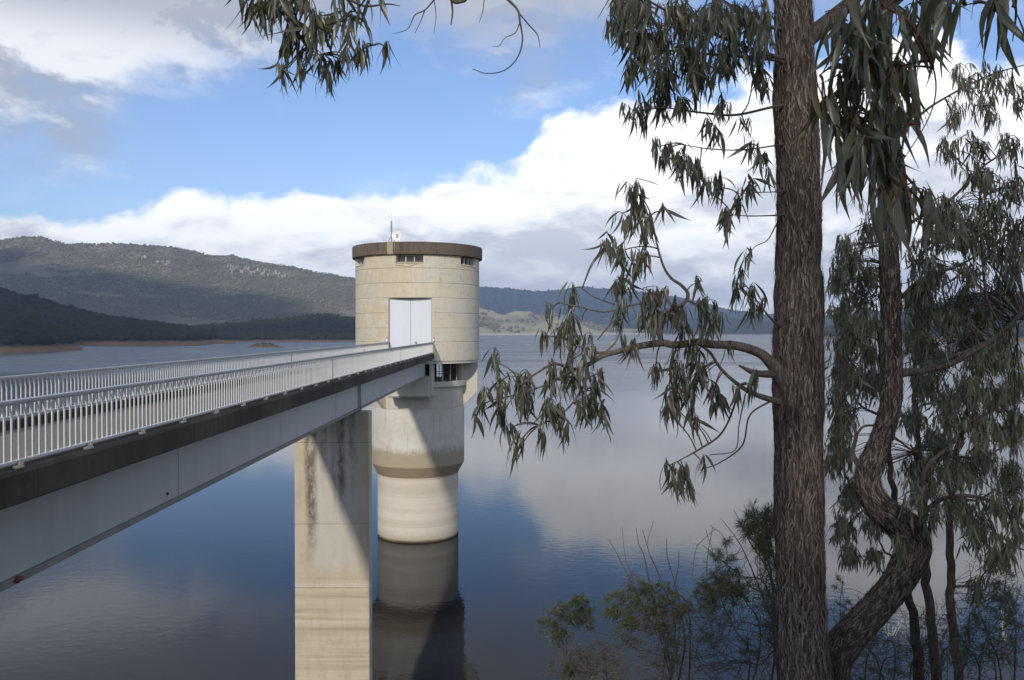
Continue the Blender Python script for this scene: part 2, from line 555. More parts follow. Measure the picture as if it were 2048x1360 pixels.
M['red'] = paint('red_enamel', (0.50, 0.04, 0.03), 0.4, 0, 0.1)
M['rust'] = paint('rusty_steel', (0.16, 0.055, 0.025), 0.85, 0, 0.5, (0.07, 0.03, 0.02), 6)


def mat_glass():
    mt, nt, b = material('dusty_glass')
    b.inputs['Base Color'].default_value = (0.035, 0.035, 0.035, 1)
    nt.put(b.inputs['Roughness'], nt.m('MULTIPLY_ADD', nt.noise(wpos(nt), 2.5, 4), 0.3, 0.05))
    b.inputs['IOR'].default_value = 1.5
    return mt


M['glass'] = mat_glass()


# ================================================================== SETTING
# ---- water
def mat_water():
    mt, nt, b = material('lake_water')
    p = wpos(nt)
    b.inputs['Base Color'].default_value = (0.0012, 0.004, 0.010, 1)
    b.inputs['IOR'].default_value = 1.333
    wind = nt.noise(nt.scale(p, (0.006, 0.022, 1)), 1.0, 4, 0.55, 0.6)
    wm = nt.step(0.40, 0.62, wind)
    dist = nt.node('ShaderNodeSeparateXYZ', {0: p}).outputs[1]
    far = nt.step(70, 420, dist)                      # open reach of the lake is breezier than the sheltered cove
    amp = nt.m('ADD', nt.m('MULTIPLY', wm, 0.22), nt.m('MULTIPLY_ADD', far, 0.8, 0.16))
    n1 = nt.noise(nt.scale(p, (0.9, 1.5, 1)), 1.0, 3, 0.5, 0.3)
    n2 = nt.noise(nt.scale(p, (3.5, 5.2, 1)), 1.0, 3, 0.55, 0.2)
    h = nt.m('ADD', nt.m('MULTIPLY', n1, 0.024), nt.m('MULTIPLY', n2, 0.007))
    h = nt.m('MULTIPLY', h, amp)
    bp = nt.node('ShaderNodeBump', {'Strength': 1.0, 'Distance': 1.0, 'Height': h})
    nt.put(b.inputs['Normal'], bp.outputs[0])
    breeze = nt.m('MULTIPLY', nt.step(110, 640, dist), nt.m('MULTIPLY_ADD', wm, 0.10, 0.24))
    nt.put(b.inputs['Roughness'], nt.m('ADD', breeze, 0.02))
    return mt


wt = MB()
wt.add([(-9500, -300, 0), (9500, -300, 0), (9500, 11500, 0), (-9500, 11500, 0)], [(0, 1, 2, 3)])
water = wt.build('water', mat_water())
tag(water, kind='structure')


# ---- hills ------------------------------------------------------------
def interp(lst, x):
    xs = [a for a, _ in lst]
    ys = [b for _, b in lst]
    return np.interp(x, xs, ys)


def sstep(t):
    t = np.clip(t, 0, 1)
    return t * t * (3 - 2 * t)


def fbm2(x, y, oct_=5, seed=0, gain=0.5):
    """value noise, vectorised"""
    out = np.zeros_like(x, dtype=float)
    amp, tot = 1.0, 0.0
    for o in range(oct_):
        xi = np.floor(x).astype(np.int64)
        yi = np.floor(y).astype(np.int64)
        xf = sstep(x - xi)
        yf = sstep(y - yi)

        def hsh(a, b_):
            n = (a * 374761393 + b_ * 668265263 + (seed + o) * 1442695040) & 0x7fffffff
            n = ((n ^ (n >> 13)) * 1274126177) & 0x7fffffff
            return ((n ^ (n >> 16)) & 0xffff) / 65535.0
        v = (hsh(xi, yi) * (1 - xf) + hsh(xi + 1, yi) * xf) * (1 - yf) + \
            (hsh(xi, yi + 1) * (1 - xf) + hsh(xi + 1, yi + 1) * xf) * yf
        out += (v - 0.5) * 2 * amp
        tot += amp
        amp *= gain
        x = x * 2.03 + 17.3
        y = y * 2.03 + 9.1
    return out / tot


class Hill:
    def __init__(self, name, x0, x1, ridge, shore, d_ridge, d_back, mat, nx=260, nt_=90, rough=0.06, spur=0.18, spw=500., power=1.25, seed=1):
        self.p = dict(ridge=ridge, shore=shore, d_ridge=d_ridge, d_back=d_back, rough=rough, spur=spur, spw=spw, power=power, seed=seed, x0=x0, x1=x1)
        px = np.linspace(x0, x1, nx)
        t = np.linspace(-0.03, 1.6, nt_)
        PX, T = np.meshgrid(px, t, indexing='ij')
        V = self.pos(PX, T)
        idx = np.arange(nx * nt_).reshape(nx, nt_)
        Fq = np.stack([idx[:-1, :-1], idx[1:, :-1], idx[1:, 1:], idx[:-1, 1:]], -1).reshape(-1, 4)
        self.o = fast_mesh(name, V.reshape(-1, 3), Fq, mat, smooth=True)
        tag(self.o, kind='structure')

    def pos(self, PX, T):
        P = self.p
        ds = interp(P['shore'], PX)
        dr = interp(P['d_ridge'], PX)
        H = np.maximum(EYE + (661 - interp(P['ridge'], PX)) / F * dr, 0.5)
        back = P['d_back']
        D = np.where(T <= 1, ds + (dr - ds) * T, dr + (T - 1) / 0.6 * back)
        X = (PX - 1032) / F * D
        tt = np.clip(T, 0, 1)
        prof = np.where(T <= 1, tt ** P['power'] * (1 - 0.12 * np.sin(math.pi * tt)), 1 - sstep((T - 1) / 0.6) * 1.02)
        env = np.clip(np.sin(np.clip(tt, 0, 1) * math.pi), 0, 1)
        n = fbm2(X / P['spw'], D / P['spw'] * 0.6, 5, P['seed'])
        nf = fbm2(X / (P['spw'] * 0.16), D / (P['spw'] * 0.16), 4, P['seed'] + 9)
        Z = H * prof * (1 + P['rough'] * nf * np.clip(tt * 6, 0, 1)) + H * P['spur'] * n * env
        Z = np.where(T < 0, T * 200, np.maximum(Z, 0.25 + H * 0.12 * np.clip(tt, 0, 1)))
        return np.stack([X, D, Z], -1)

    def sample(self, n, tmin=0.02, tmax=1.12):
        """area-even random points on the slope"""
        px = rng.uniform(self.p['x0'], self.p['x1'], n)
        t = rng.uniform(tmin, tmax, n)
        return px, t, self.pos(px, t)

    def find(self, px, py):
        t = np.linspace(0.02, 1.0, 500)
        V = self.pos(np.full(500, float(px)), t)
        y = 661 - (V[:, 2] - EYE) / V[:, 1] * F
        i = int(np.argmax(y <= py)) if (y <= py).any() else 499
        return Vector(V[i]), t[i]


def mat_hill(name, grass, scrub, earth, earth_z, rock=0.0, rock_col=(0.42, 0.39, 0.35), gsc=0.006, cover=0.5):
    mt, nt, b = material(name)
    p = wpos(nt)
    z = nt.node('ShaderNodeSeparateXYZ', {0: p}).outputs[2]
    n = nt.noise(p, gsc, 7, 0.62)
    f = nt.noise(p, 0.09, 4, 0.7)
    c = nt.mix(nt.step(cover - 0.08, cover + 0.08, nt.m('ADD', n, nt.m('MULTIPLY_ADD', f, 0.24, -0.12))), grass, scrub)
    if rock > 0:
        r = nt.noise(nt.scale(p, (1, 1, 0.5)), 0.021, 7, 0.74)
        c = nt.mix(nt.step(1 - rock, 1 - rock + 0.05, r), c, rock_col)
    lv = nt.m('ADD', z, nt.m('MULTIPLY_ADD', nt.noise(p, 0.03, 4, 0.6), 5.0, -2.5))
    c = nt.mix(nt.m('SUBTRACT', 1.0, nt.step(earth_z * 0.75, earth_z, lv)), c,
               nt.mix(nt.noise(nt.scale(p, (0.3, 0.3, 6)), 0.2, 4, 0.6), earth, tuple(x * 0.7 for x in earth)))
    nt.put(b.inputs['Base Color'], c)
    b.inputs['Roughness'].default_value = 0.95
    b.inputs['Specular IOR Level'].default_value = 0.1
    bp = nt.node('ShaderNodeBump', {'Strength': 0.9, 'Distance': 6.0, 'Height': nt.noise(p, 0.06, 6, 0.72)})
    nt.put(b.inputs['Normal'], bp.outputs[0])
    return mt


M['h_forest'] = mat_hill('forest_floor', (0.085, 0.075, 0.05), (0.05, 0.052, 0.032), (0.25, 0.155, 0.085), 6.5)
M['h_low'] = mat_hill('low_shore_forest', (0.075, 0.065, 0.045), (0.045, 0.047, 0.03), (0.24, 0.155, 0.09), 2.6)
M['h_islet'] = mat_hill('islet_earth', (0.12, 0.095, 0.06), (0.09, 0.075, 0.05), (0.20, 0.135, 0.08), 2.0)
M['h_mount'] = mat_hill('mountain_scrub', (0.235, 0.21, 0.15), (0.165, 0.15, 0.112), (0.26, 0.18, 0.10), 7.0, rock=0.335)
M['h_grass'] = mat_hill('dry_pasture', (0.40, 0.35, 0.225), (0.23, 0.21, 0.15), (0.60, 0.56, 0.46), 11.0, rock=0.36, rock_col=(0.36, 0.33, 0.29), gsc=0.003, cover=0.56)
M['h_far'] = mat_hill('far_forest', (0.05, 0.057, 0.05), (0.04, 0.046, 0.04), (0.2, 0.17, 0.12), 4.0)

mountain = Hill('mountain', -700, 950,
                [(-700, 560), (-300, 505), (-120, 490), (0, 478), (45, 472), (80, 476), (130, 489), (200, 488), (300, 487), (380, 502),
                 (420, 513), (470, 515), (560, 530), (640, 546), (710, 558), (780, 575), (850, 600), (900, 640), (950, 668)],
                [(-700, 1700), (1100, 2300)], [(-700, 3700), (1100, 3500)], 1500., M['h_mount'], 330, 120, 0.05, 0.10, 620., 1.15, 3)
far_hill = Hill('far_hill', 500, 2600,
                [(500, 600), (800, 572), (957, 573), (1010, 577), (1060, 583), (1110, 580), (1180, 574), (1250, 582), (1330, 590), (1400, 604), (1450, 618),
                 (1520, 628), (1600, 634), (1700, 628), (1850, 610), (2000, 600), (2300, 590), (2600, 590)],
                [(500, 6200), (2600, 6200)], [(500, 8600), (2600, 8600)], 1500., M['h_far'], 220, 50, 0.04, 0.10, 900., 1.1, 5)
pasture_hill = Hill('pasture_hill', 760, 1330,
                    [(760, 600), (900, 606), (957, 613), (990, 625), (1010, 630), (1030, 622), (1050, 621), (1075, 630), (1110, 626), (1140, 634), (1180, 646), (1230, 656), (1330, 662)],
                    [(760, 3300), (957, 3500), (1200, 3900), (1330, 4300)], [(760, 4200), (1330, 4700)], 700., M['h_grass'], 170, 70, 0.10, 0.16, 260., 0.9, 8)
east_shore = Hill('distant_shore', 1180, 1800,
                  [(1180, 662), (1250, 650), (1350, 640), (1420, 632), (1500, 640), (1600, 645), (1700, 640), (1800, 640)],
                  [(1180, 4400), (1800, 4000)], [(1180, 5200), (1800, 5000)], 700., M['h_far'], 120, 40, 0.06, 0.12, 400., 1.0, 15)
east_hill = Hill('wooded_hill', 1640, 2700,
                 [(1640, 660), (1760, 645), (1850, 620), (1910, 596), (1960, 588), (2048, 590), (2150, 575), (2400, 545), (2700, 530)],
                 [(1640, 1900), (2700, 1100)], [(1640, 2700), (2700, 2100)], 900., M['h_forest'], 150, 60, 0.06, 0.12, 300., 1.05, 11)
headland_far = Hill('far_headland', 330, 900,
                    [(330, 664), (400, 656), (470, 650), (560, 641), (600, 637), (650, 633), (700, 640), (760, 636), (840, 650), (900, 662)],
                    [(330, 1480), (400, 1520), (710, 1600), (900, 1750)], [(330, 1800), (900, 2050)], 300., M['h_low'], 150, 50, 0.08, 0.14, 160., 0.8, 21)
headland_mid = Hill('middle_headland', -500, 470,
                    [(-500, 560), (-200, 575), (0, 588), (60, 598), (105, 609), (160, 626), (200, 638), (260, 646), (330, 655), (400, 668), (440, 680), (470, 688)],
                    [(-500, 1000), (0, 1060), (150, 1220), (215, 1105), (300, 1085), (395, 1105), (430, 1280), (470, 1300)],
                    [(-500, 1500), (470, 1400)], 350., M['h_forest'], 190, 60, 0.08, 0.12, 140., 0.75, 23)
headland_near = Hill('near_headland', -600, 162,
                     [(-600, 590), (-200, 615), (0, 634), (50, 642), (90, 655), (120, 670), (140, 684), (155, 697), (162, 702)],
                     [(-600, 640), (0, 735), (100, 790), (150, 850), (162, 870)], [(-600, 900), (100, 960), (162, 905)], 160., M['h_forest'], 150, 50, 0.08, 0.12, 90., 0.7, 27)
islet = Hill('islet', 493, 566,
             [(493, 695.5), (505, 690), (525, 685.5), (540, 687), (553, 691), (566, 695.5)],
             [(493, 1010), (566, 1010)], [(493, 1035), (566, 1035)], 30., M['h_islet'], 60, 40, 0.25, 0.25, 9., 0.9, 31)

# ---- forests on the hills: lumpy crowns, one mesh per hill ------------------
def ico(sub):
    import bmesh
    bm = bmesh.new()
    bmesh.ops.create_icosphere(bm, subdivisions=sub, radius=1.0)
    v = np.array([p.co[:] for p in bm.verts])
    f = np.array([[q.index for q in fc.verts] for fc in bm.faces])
    bm.free()
    return v, f


ICO1, ICO2 = ico(1), ico(2)


def mat_crown(name, a, b_, sc=0.35):
    mt, nt, b = material(name)
    t = nt.node('ShaderNodeAttribute', attribute_name='tint').outputs['Fac']
    p = wpos(nt)
    c = nt.mix(t, a, b_)
    c = nt.mix(nt.m('MULTIPLY', nt.noise(p, sc, 5, 0.75), 0.8), c, tuple(x * 0.45 for x in a))
    nt.put(b.inputs['Base Color'], c)
    b.inputs['Roughness'].default_value = 1.0
    b.inputs['Specular IOR Level'].default_value = 0.05
    bp = nt.node('ShaderNodeBump', {'Strength': 1.0, 'Distance': 1.5, 'Height': nt.noise(p, sc * 1.6, 5, 0.75)})
    nt.put(b.inputs['Normal'], bp.outputs[0])
    return mt


M['crown'] = mat_crown('eucalypt_crowns', (0.062, 0.06, 0.037), (0.038, 0.04, 0.026))
M['crown_m'] = mat_crown('mountain_crowns', (0.25, 0.225, 0.165), (0.18, 0.165, 0.125), 0.05)
M['crown_far'] = mat_crown('far_crowns', (0.045, 0.052, 0.045), (0.035, 0.043, 0.038), 0.1)


def forest(name, pts, size, mat, label, base=ICO1, jitter=0.3, tall=1.15):
    n = len(pts)
    v0, f0 = base
    k = len(v0)
    s = size * rng.uniform(0.6, 1.3, n)
    d = 1 + rng.uniform(-jitter, jitter, (n, k))
    V = v0[None] * d[..., None] * s[:, None, None]
    V[..., 2] *= rng.uniform(0.7, tall, n)[:, None]
    V += pts[:, None, :]
    V[..., 2] += (s * 0.55)[:, None]
    Fq = f0[None] + (np.arange(n) * k)[:, None, None]
    tint = np.repeat(rng.uniform(0, 1, n), k)
    o = fast_mesh(name, V.reshape(-1, 3), Fq.reshape(-1, 3), mat, smooth=True, tint=tint)
    tag(o, label, 'forest', kind='stuff')
    return o


def thin(P, k, sc, seed, thr):
    return P[fbm2(P[:, 0] / sc, P[:, 1] / sc, 4, seed) > thr]


def hill_pts(h, n, zmin, tmin=0.02, tmax=1.1):
    px, t, P = h.sample(n, tmin, tmax)
    return P[P[:, 2] > zmin + 2.0 * rng.uniform(0, 1, n)]


forest('forest', hill_pts(headland_near, 3000, 7.0), 5.0, M['crown'], 'dark forest on the nearest headland at the left edge', ICO2)
forest('forest', hill_pts(headland_mid, 5500, 6.5), 5.5, M['crown'], 'dark forest covering the middle headland behind the footbridge', ICO2)
forest('forest', hill_pts(headland_far, 6500, 3.0), 4.8, M['crown'], 'dark forest on the low far headland left of the tower')
forest('forest', hill_pts(east_hill, 6000, 6.0), 7.0, M['crown'], 'dark forest on the hill at the right edge')
forest('forest', thin(hill_pts(mountain, 46000, 10.0, 0.03, 1.05), 0, 260, 4, -0.22), 3.5, M['crown_m'], 'grey green bush cover on the big mountain')
forest('forest', thin(hill_pts(pasture_hill, 1500, 8.0, 0.06, 1.02), 0, 220, 6, 0.16), 8.0, M['crown_m'], 'scattered scrub on the dry pasture hill right of the tower')
forest('forest', hill_pts(far_hill, 9000, 20.0, 0.3, 1.04), 8.0, M['crown_far'], 'hazy forest on the far blue range')
forest('shrub_cover', hill_pts(islet, 60, 2.4), 1.1, M['crown'], 'low scrub on the little islet')


# ---- pale cliffs on the mountain
def mat_rock():
    mt, nt, b = material('cliff_rock')
    p = wpos(nt)
    c = nt.mix(nt.step(0.35, 0.65, nt.noise(nt.scale(p, (1, 1, 0.25)), 0.09, 6, 0.7)), (0.55, 0.51, 0.46), (0.17, 0.155, 0.13))
    nt.put(b.inputs['Base Color'], c)
    b.inputs['Roughness'].default_value = 0.95
    bp = nt.node('ShaderNodeBump', {'Strength': 1.0, 'Distance': 4, 'Height': nt.noise(nt.scale(p, (1, 1, 0.3)), 0.15, 6, 0.7)})
    nt.put(b.inputs['Normal'], bp.outputs[0])
    return mt


M['rock'] = mat_rock()


def cliff(label, spots):
    loc, _ = mountain.find(spots[0][0], spots[0][1] + spots[0][3])
    root = empty('cliff', loc)
    tag(root, label, 'cliff', 'pale cliffs on the mountain')
    for (px, py, wpx, hpx) in spots:
        c, _ = mountain.find(px, py + hpx * 0.5)
        s = c.y / F
        wd, h = wpx * s, hpx * s
        v, f = ICO2
        V = v.copy()
        V = np.sign(V) * np.abs(V) ** 0.5
        nn = np.array([mnoise.noise(Vector((q[0] * 2 + px, q[1] * 2, q[2] * 2 + py))) for q in V])
        V = V * (1 + 0.35 * nn)[:, None]
        V *= np.array([wd * 0.5, 9.0 + wd * 0.2, h * 0.55])
        V += np.array(c)
        fast_mesh('rock_face', V, f, M['rock'], root)


def cliff_row(x0, x1, y0, y1, n, w0, w1, h0, h1):
    return [(x0 + (x1 - x0) * (i + rng.uniform(-.3, .3)) / max(1, n - 1), y0 + (y1 - y0) * i / max(1, n - 1) + rng.uniform(-5, 5),
             rng.uniform(w0, w1), rng.uniform(h0, h1)) for i in range(n)]


cliff('long pale cliff line high on the mountain near the tower', cliff_row(456, 572, 534, 547, 40, 1.8, 5, 4, 15))
cliff('small pale rock pinnacle left on the mountain top', [(291, 511, 6, 11), (285, 513, 4, 7)])
cliff('pale rock steps right of the small pinnacle', cliff_row(318, 338, 519, 524, 4, 5, 8, 5, 7))
cliff('scattered pale boulders low on the sunlit mountain slope', cliff_row(565, 690, 575, 615, 16, 2, 5, 2, 5))


# ---- the bank under the camera
def bank_z(x, y):
    zr = np.where(y < 0, EYE - 1.65 + 0.30 * np.clip(-y, 0, 6), EYE - 1.65 - 0.62 * y)
    zr = zr + 0.55 * fbm2(np.asarray(x) / 3.0, np.asarray(y) / 3.0, 4, 2) * np.clip((np.abs(np.asarray(x)) + np.abs(np.asarray(y))) / 4, 0, 1)
    return np.maximum(zr, -4.0)


def mat_bank():
    mt, nt, b = material('bank_soil')
    p = wpos(nt)
    c = nt.mix(nt.step(0.4, 0.6, nt.noise(p, 0.7, 6, 0.7)), (0.13, 0.095, 0.06), (0.20, 0.16, 0.10))
    c = nt.mix(nt.step(0.5, 0.7, nt.noise(p, 6, 6, 0.75)), c, (0.07, 0.055, 0.035))
    nt.put(b.inputs['Base Color'], c)
    b.inputs['Roughness'].default_value = 1.0
    bp = nt.node('ShaderNodeBump', {'Strength': 0.8, 'Distance': 0.1, 'Height': nt.noise(p, 5, 6, 0.75)})
    nt.put(b.inputs['Normal'], bp.outputs[0])
    return mt


bx, by = np.meshgrid(np.linspace(-90, 110, 170), np.linspace(-60, 46, 110), indexing='ij')
bv = np.stack([bx, by, bank_z(bx, by)], -1)
bi = np.arange(170 * 110).reshape(170, 110)
bank = fast_mesh('bank', bv.reshape(-1, 3), np.stack([bi[:-1, :-1], bi[1:, :-1], bi[1:, 1:], bi[:-1, 1:]], -1).reshape(-1, 4), mat_bank(), smooth=True)
tag(bank, kind='structure')


# ---- clouds overhead that shade the mountain foot and the headlands
def mat_cloud():
    mt, nt, b = material('cloud_body')
    b.inputs['Base Color'].default_value = (0.9, 0.9, 0.9, 1)
    b.inputs['Roughness'].default_value = 1
    return mt


def cloud(footprint, zc, nlump, rad):
    """lumps above the ground area (list of (x, y, z) ground spots) that they shade"""
    v, f = ICO2
    Vs, Fs, o = [], [], 0
    for (gx, gy, gz) in footprint:
        for _ in range(nlump):
            t = (zc - gz) / SUN.z
            c = np.array([gx + SUN.x * t, gy + SUN.y * t, zc]) + rng.normal(0, rad * 0.45, 3) * np.array([1, 1, 0.25])
            r = rad * rng.uniform(0.6, 1.1)
            V = v * (1 + rng.uniform(-0.12, 0.12, len(v)))[:, None] * np.array([r, r, r * 0.4]) + c
            Vs.append(V)
            Fs.append(f + o)
            o += len(v)
    ob = fast_mesh('cloud', np.concatenate(Vs), np.concatenate(Fs), M['cloud'], smooth=True)
    tag(ob, kind='structure')


M['cloud'] = mat_cloud()
spots = []
for (px, py, h) in [(0, 600, mountain), (80, 590, mountain), (160, 600, mountain), (240, 600, mountain), (320, 605, mountain), (400, 612, mountain), (470, 622, mountain),
                    (0, 550, mountain), (80, 545, mountain), (150, 560, mountain), (230, 565, mountain), (300, 575, mountain), (380, 590, mountain), (440, 600, mountain),
                    (-80, 520, mountain), (-100, 580, mountain), (10, 515, mountain), (-200, 560, mountain), (540, 632, mountain), (590, 638, mountain), (180, 632, mountain), (260, 638, mountain), (340, 640, mountain), (430, 642, mountain), (500, 645, mountain), (100, 625, mountain)]:
    c, _ = h.find(px, py)
    spots.append(tuple(c))
for (px, py, h) in [(0, 600, headland_mid), (-80, 592, headland_mid), (60, 612, headland_mid), (-160, 600, headland_mid), (120, 628, headland_mid), (180, 645, headland_mid), (0, 640, headland_mid), (-120, 640, headland_mid), (120, 650, headland_mid), (260, 665, headland_mid), (360, 675, headland_mid),
                    (-60, 665, headland_near), (40, 675, headland_near), (110, 685, headland_near), (430, 665, headland_far), (540, 660, headland_far), (640, 658, headland_far), (710, 658, headland_far)]:
    c, _ = h.find(px, py)
    spots.append(tuple(c))
big = [s for s in spots if s[1] > 1900]
small = [s for s in spots if s[1] <= 1900]
cloud(big, 1350.0, 4, 150.0)
cloud(small, 1350.0, 5, 110.0)

# ================================================================== INTAKE TOWER
TX, TY = -10.40, 84.8
tower = empty('intake_tower', (TX, TY, 0))
tag(tower, 'round concrete intake tower with dark rimmed flat roof standing in the lake', 'tower')
E = EYE


def lift(r0, r1, z0, z1, c=0.055):
    return [(r0, z0), (r1 - c, z0), (r1, z0 + c), (r1, z1 - c), (r1 - c, z1), (r0, z1)]


Z = [E + q for q in (-3.08, -1.17, 0.22, 1.72, 3.20, 4.66, 6.11)]
DA = math.asin(2.16 / 6.5)
for i in range(6):
    gap = i < 4
    mb = MB()
    if gap:
        mb.ring(TX, TY, lift(5.9, 6.5, Z[i], Z[i + 1]), DA, 2 * math.pi - DA, 110)
    else:
        mb.ring(TX, TY, lift(5.9, 6.5, Z[i], Z[i + 1]), 0, 2 * math.pi, 128)
    mb.build('concrete_ring', M['drum'], tower, True, R(30))
# top lift with six window openings
zw0, zw1, zc0, zc1 = E + 6.55, E + 7.42, E + 7.45, E + 8.68
MB().ring(TX, TY, [(5.9, Z[6]), (6.445, Z[6]), (6.5, Z[6] + 0.055), (6.5, zw0), (5.9, zw0)], 0, 2 * math.pi, 128).build('concrete_ring', M['drum'], tower, True, R(30))
WA = 1.33 / 6.5
for k in range(6):
    c = k * math.pi / 3
    MB().ring(TX, TY, [(5.95, zw0 + 0.002), (6.497, zw0 + 0.002), (6.497, zc0 - 0.02), (5.95, zc0 - 0.02)], c + WA, c + math.pi / 3 - WA, 18).build('wall_panel', M['drum'], tower, True, R(30))
    # window: sloped sill, panes, mullions
    wn = MB()
    wn.ring(TX, TY, [(5.99, zw0 + 0.03), (6.05, zw0 + 0.03), (6.05, zw0 + 0.10), (5.99, zw0 + 0.10)], c - WA, c + WA, 8)
    wn.ring(TX, TY, [(5.99, zw1 - 0.09), (6.05, zw1 - 0.09), (6.05, zw1 - 0.01), (5.99, zw1 - 0.01)], c - WA, c + WA, 8)
    wo_ = wn.build('window', M['mullion'], tower)
    MB().ring(TX, TY, [(6.0, zw0 + 0.003), (6.56, zw0 + 0.003), (6.56, zw0 + 0.03), (6.0, zw0 + 0.22)], c - WA * 0.99, c + WA * 0.99, 8).build('sill', M['drum'], wo_)
    for j in range(3):
        a = c - WA + 2 * WA * (j + 0.5) / 3
        MB().ring(TX, TY, [(5.97, zw0 + 0.10), (5.985, zw0 + 0.10), (5.985, zw1 - 0.09), (5.97, zw1 - 0.09)], a - WA / 3 * 0.97, a + WA / 3 * 0.97, 3).build('pane', M['glass'], wo_)
    for j in (1, 2):
        a = c - WA + 2 * WA * j / 3
        MB().ring(TX, TY, [(5.98, zw0 + 0.05), (6.2, zw0 + 0.05), (6.2, zw1), (5.98, zw1)], a - 0.0085, a + 0.0085, 1).build('mullion', M['mullion'], wo_)
# roof rim, a pale patched stretch in it
pa0, pa1 = -0.40, -0.26
pa0, pa1 = -0.335, -0.245
rim = [(0.0, zc0), (6.76, zc0), (6.82, zc0 + 0.06), (6.82, zc1 - 0.05), (6.77, zc1), (0.0, zc1)]
MB().ring(TX, TY, rim, pa1, pa0 + 2 * math.pi, 126).build('roof_rim', M['cap'], tower, True, R(30))
tag(MB().ring(TX, TY, rim, pa0, pa1, 4).build('roof_rim', M['cap_light'], tower, True, R(30)), 'pale patched stretch of the dark roof rim')
MB().ring(TX, TY, [(0, E - 3.0), (5.85, E - 3.0), (5.85, E + 7.40), (0, E + 7.40)], 0.4, 2 * math.pi - 0.4, 64).build('light_stop', M['dark'], tower)  # unseen dark core added to stop light leaking through the drum
# door recess
fy = TY - 6.5 * math.cos(DA)
db, dtp = E - 2.24, E + 3.18
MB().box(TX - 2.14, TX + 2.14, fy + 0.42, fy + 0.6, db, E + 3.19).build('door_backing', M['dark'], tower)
fr = MB()
fr.box(TX - 2.155, TX - 2.06, fy + 0.12, fy + 0.40, db, dtp)
fr.box(TX + 2.06, TX + 2.155, fy + 0.12, fy + 0.40, db, dtp)
fr.box(TX - 2.06, TX + 2.06, fy + 0.12, fy + 0.40, dtp - 0.09, dtp)
fr.build('door_frame', M['steel'], tower)
for s in (-1, 1):
    xa, xb = (TX - 2.05, TX - 0.012) if s < 0 else (TX + 0.012, TX + 2.05)
    lf = MB()
    lf.box(xa, xb, fy + 0.22, fy + 0.30, db + 0.03, dtp - 0.10, 0.012)
    leaf_o = lf.build('door', M['door'], tower)
    for zz in np.linspace(db + 0.03, dtp - 0.1, 5)[1:-1]:
        MB().box(xa + 0.02, xb - 0.02, fy + 0.212, fy + 0.2195, zz - 0.02, zz + 0.02).build('seam', M['door'], leaf_o)
    if s > 0:
        hb = MB().tube([(TX + 0.52, fy + 0.22, E - 1.17), (TX + 0.52, fy + 0.10, E - 1.17)], [0.05, 0.11], 14)
        hb.tube([(TX + 0.52, fy + 0.10, E - 1.17), (TX + 0.52, fy + 0.05, E - 1.17)], [0.11, 0.07], 14)
        hb.build('handle', M['steel'], leaf_o, True, R(40))
# lintel piece and reveal strips (pale)
for s in (-1, 1):
    sgn = MB().box(TX + s * 2.30 - 0.07, TX + s * 2.30 + 0.07, fy - 0.10, fy - 0.06, E - 1.05, E - 0.62, 0.004)
    pl = sgn.build('notice_plate', M['white'], tower)
    MB().box(TX + s * 2.30 - 0.06, TX + s * 2.30 + 0.06, fy - 0.108, fy - 0.102, E - 0.80, E - 0.64).build('red_panel', M['red'], pl)
# conduit from the roof down past the middle window
a = -0.21
cp = [(TX + 6.87 * math.sin(a), TY - 6.87 * math.cos(a), zc1 + 0.05), (TX + 6.87 * math.sin(a), TY - 6.87 * math.cos(a), zc0 - 0.02),
      (TX + 6.54 * math.sin(a), TY - 6.54 * math.cos(a), zc0 - 0.15)]
for q in range(14):
    aa = a + 0.015 + 0.30 * q / 13
    zz = zw0 - 0.24 + 0.06 * math.sin(q * 0.7) + (0.20 * max(0, q - 10) / 3)
    if q == 0:
        cp.append((TX + 6.54 * math.sin(a), TY - 6.54 * math.cos(a), zw0 - 0.10))
    cp.append((TX + 6.535 * math.sin(aa), TY - 6.535 * math.cos(aa), zz))
MB().tube(cp, 0.022, 6).build('conduit', M['steel'], tower, True)

# neck: floor slab of the drum, brackets, gallery, seat
MB().ring(TX, TY, [(0, Z[0] - 0.22), (6.42, Z[0] - 0.22), (6.42, Z[0] - 0.004), (0, Z[0] - 0.004)], 0, 2 * math.pi, 96).build('floor_slab', M['neck'], tower, True, R(30))
gz0, gz1 = E - 5.15, Z[0] - 0.22
for a0, a1 in ((R(74), R(140)), (R(215), R(372))):
    MB().ring(TX, TY, [(4.4, gz0 + 0.01), (4.86, gz0 + 0.01), (4.86, gz1), (4.4, gz1)], a0, a1, 40).build('neck_wall', M['neck'], tower, True, R(30))
MB().ring(TX, TY, [(4.3, gz0 - 0.55), (5.22, gz0 - 0.55), (5.22, gz0), (4.3, gz0)], R(12), R(82), 24).build('sill', M['neck'], tower, True, R(30))
for a0 in np.linspace(12, 74, 6):
    thick = 0.010 if a0 not in (36.8,) else 0.02
    MB().ring(TX, TY, [(4.80, gz0), (4.90, gz0), (4.90, gz1), (4.80, gz1)], R(a0), R(a0) + thick, 1).build('mullion', M['mullion'], tower)
for zz in (gz0 + 0.75, gz0 + 0.95):
    MB().ring(TX, TY, [(4.52, zz), (4.57, zz), (4.57, zz + 0.05), (4.52, zz + 0.05)], R(12), R(74), 20).build('guard_bar', M['dark'], tower)
for a0 in np.linspace(14, 72, 15):
    MB().ring(TX, TY, [(4.52, gz0), (4.57, gz0), (4.57, gz1 - 0.15), (4.52, gz1 - 0.15)], R(a0), R(a0) + 0.012, 1).build('guard_bar', M['dark'], tower)
MB().box(TX + 0.4, TX + 1.9, TY - 1.3, TY + 0.9, gz0, gz1 - 0.2, 0.05).build('machine_housing', M['dark'], tower)


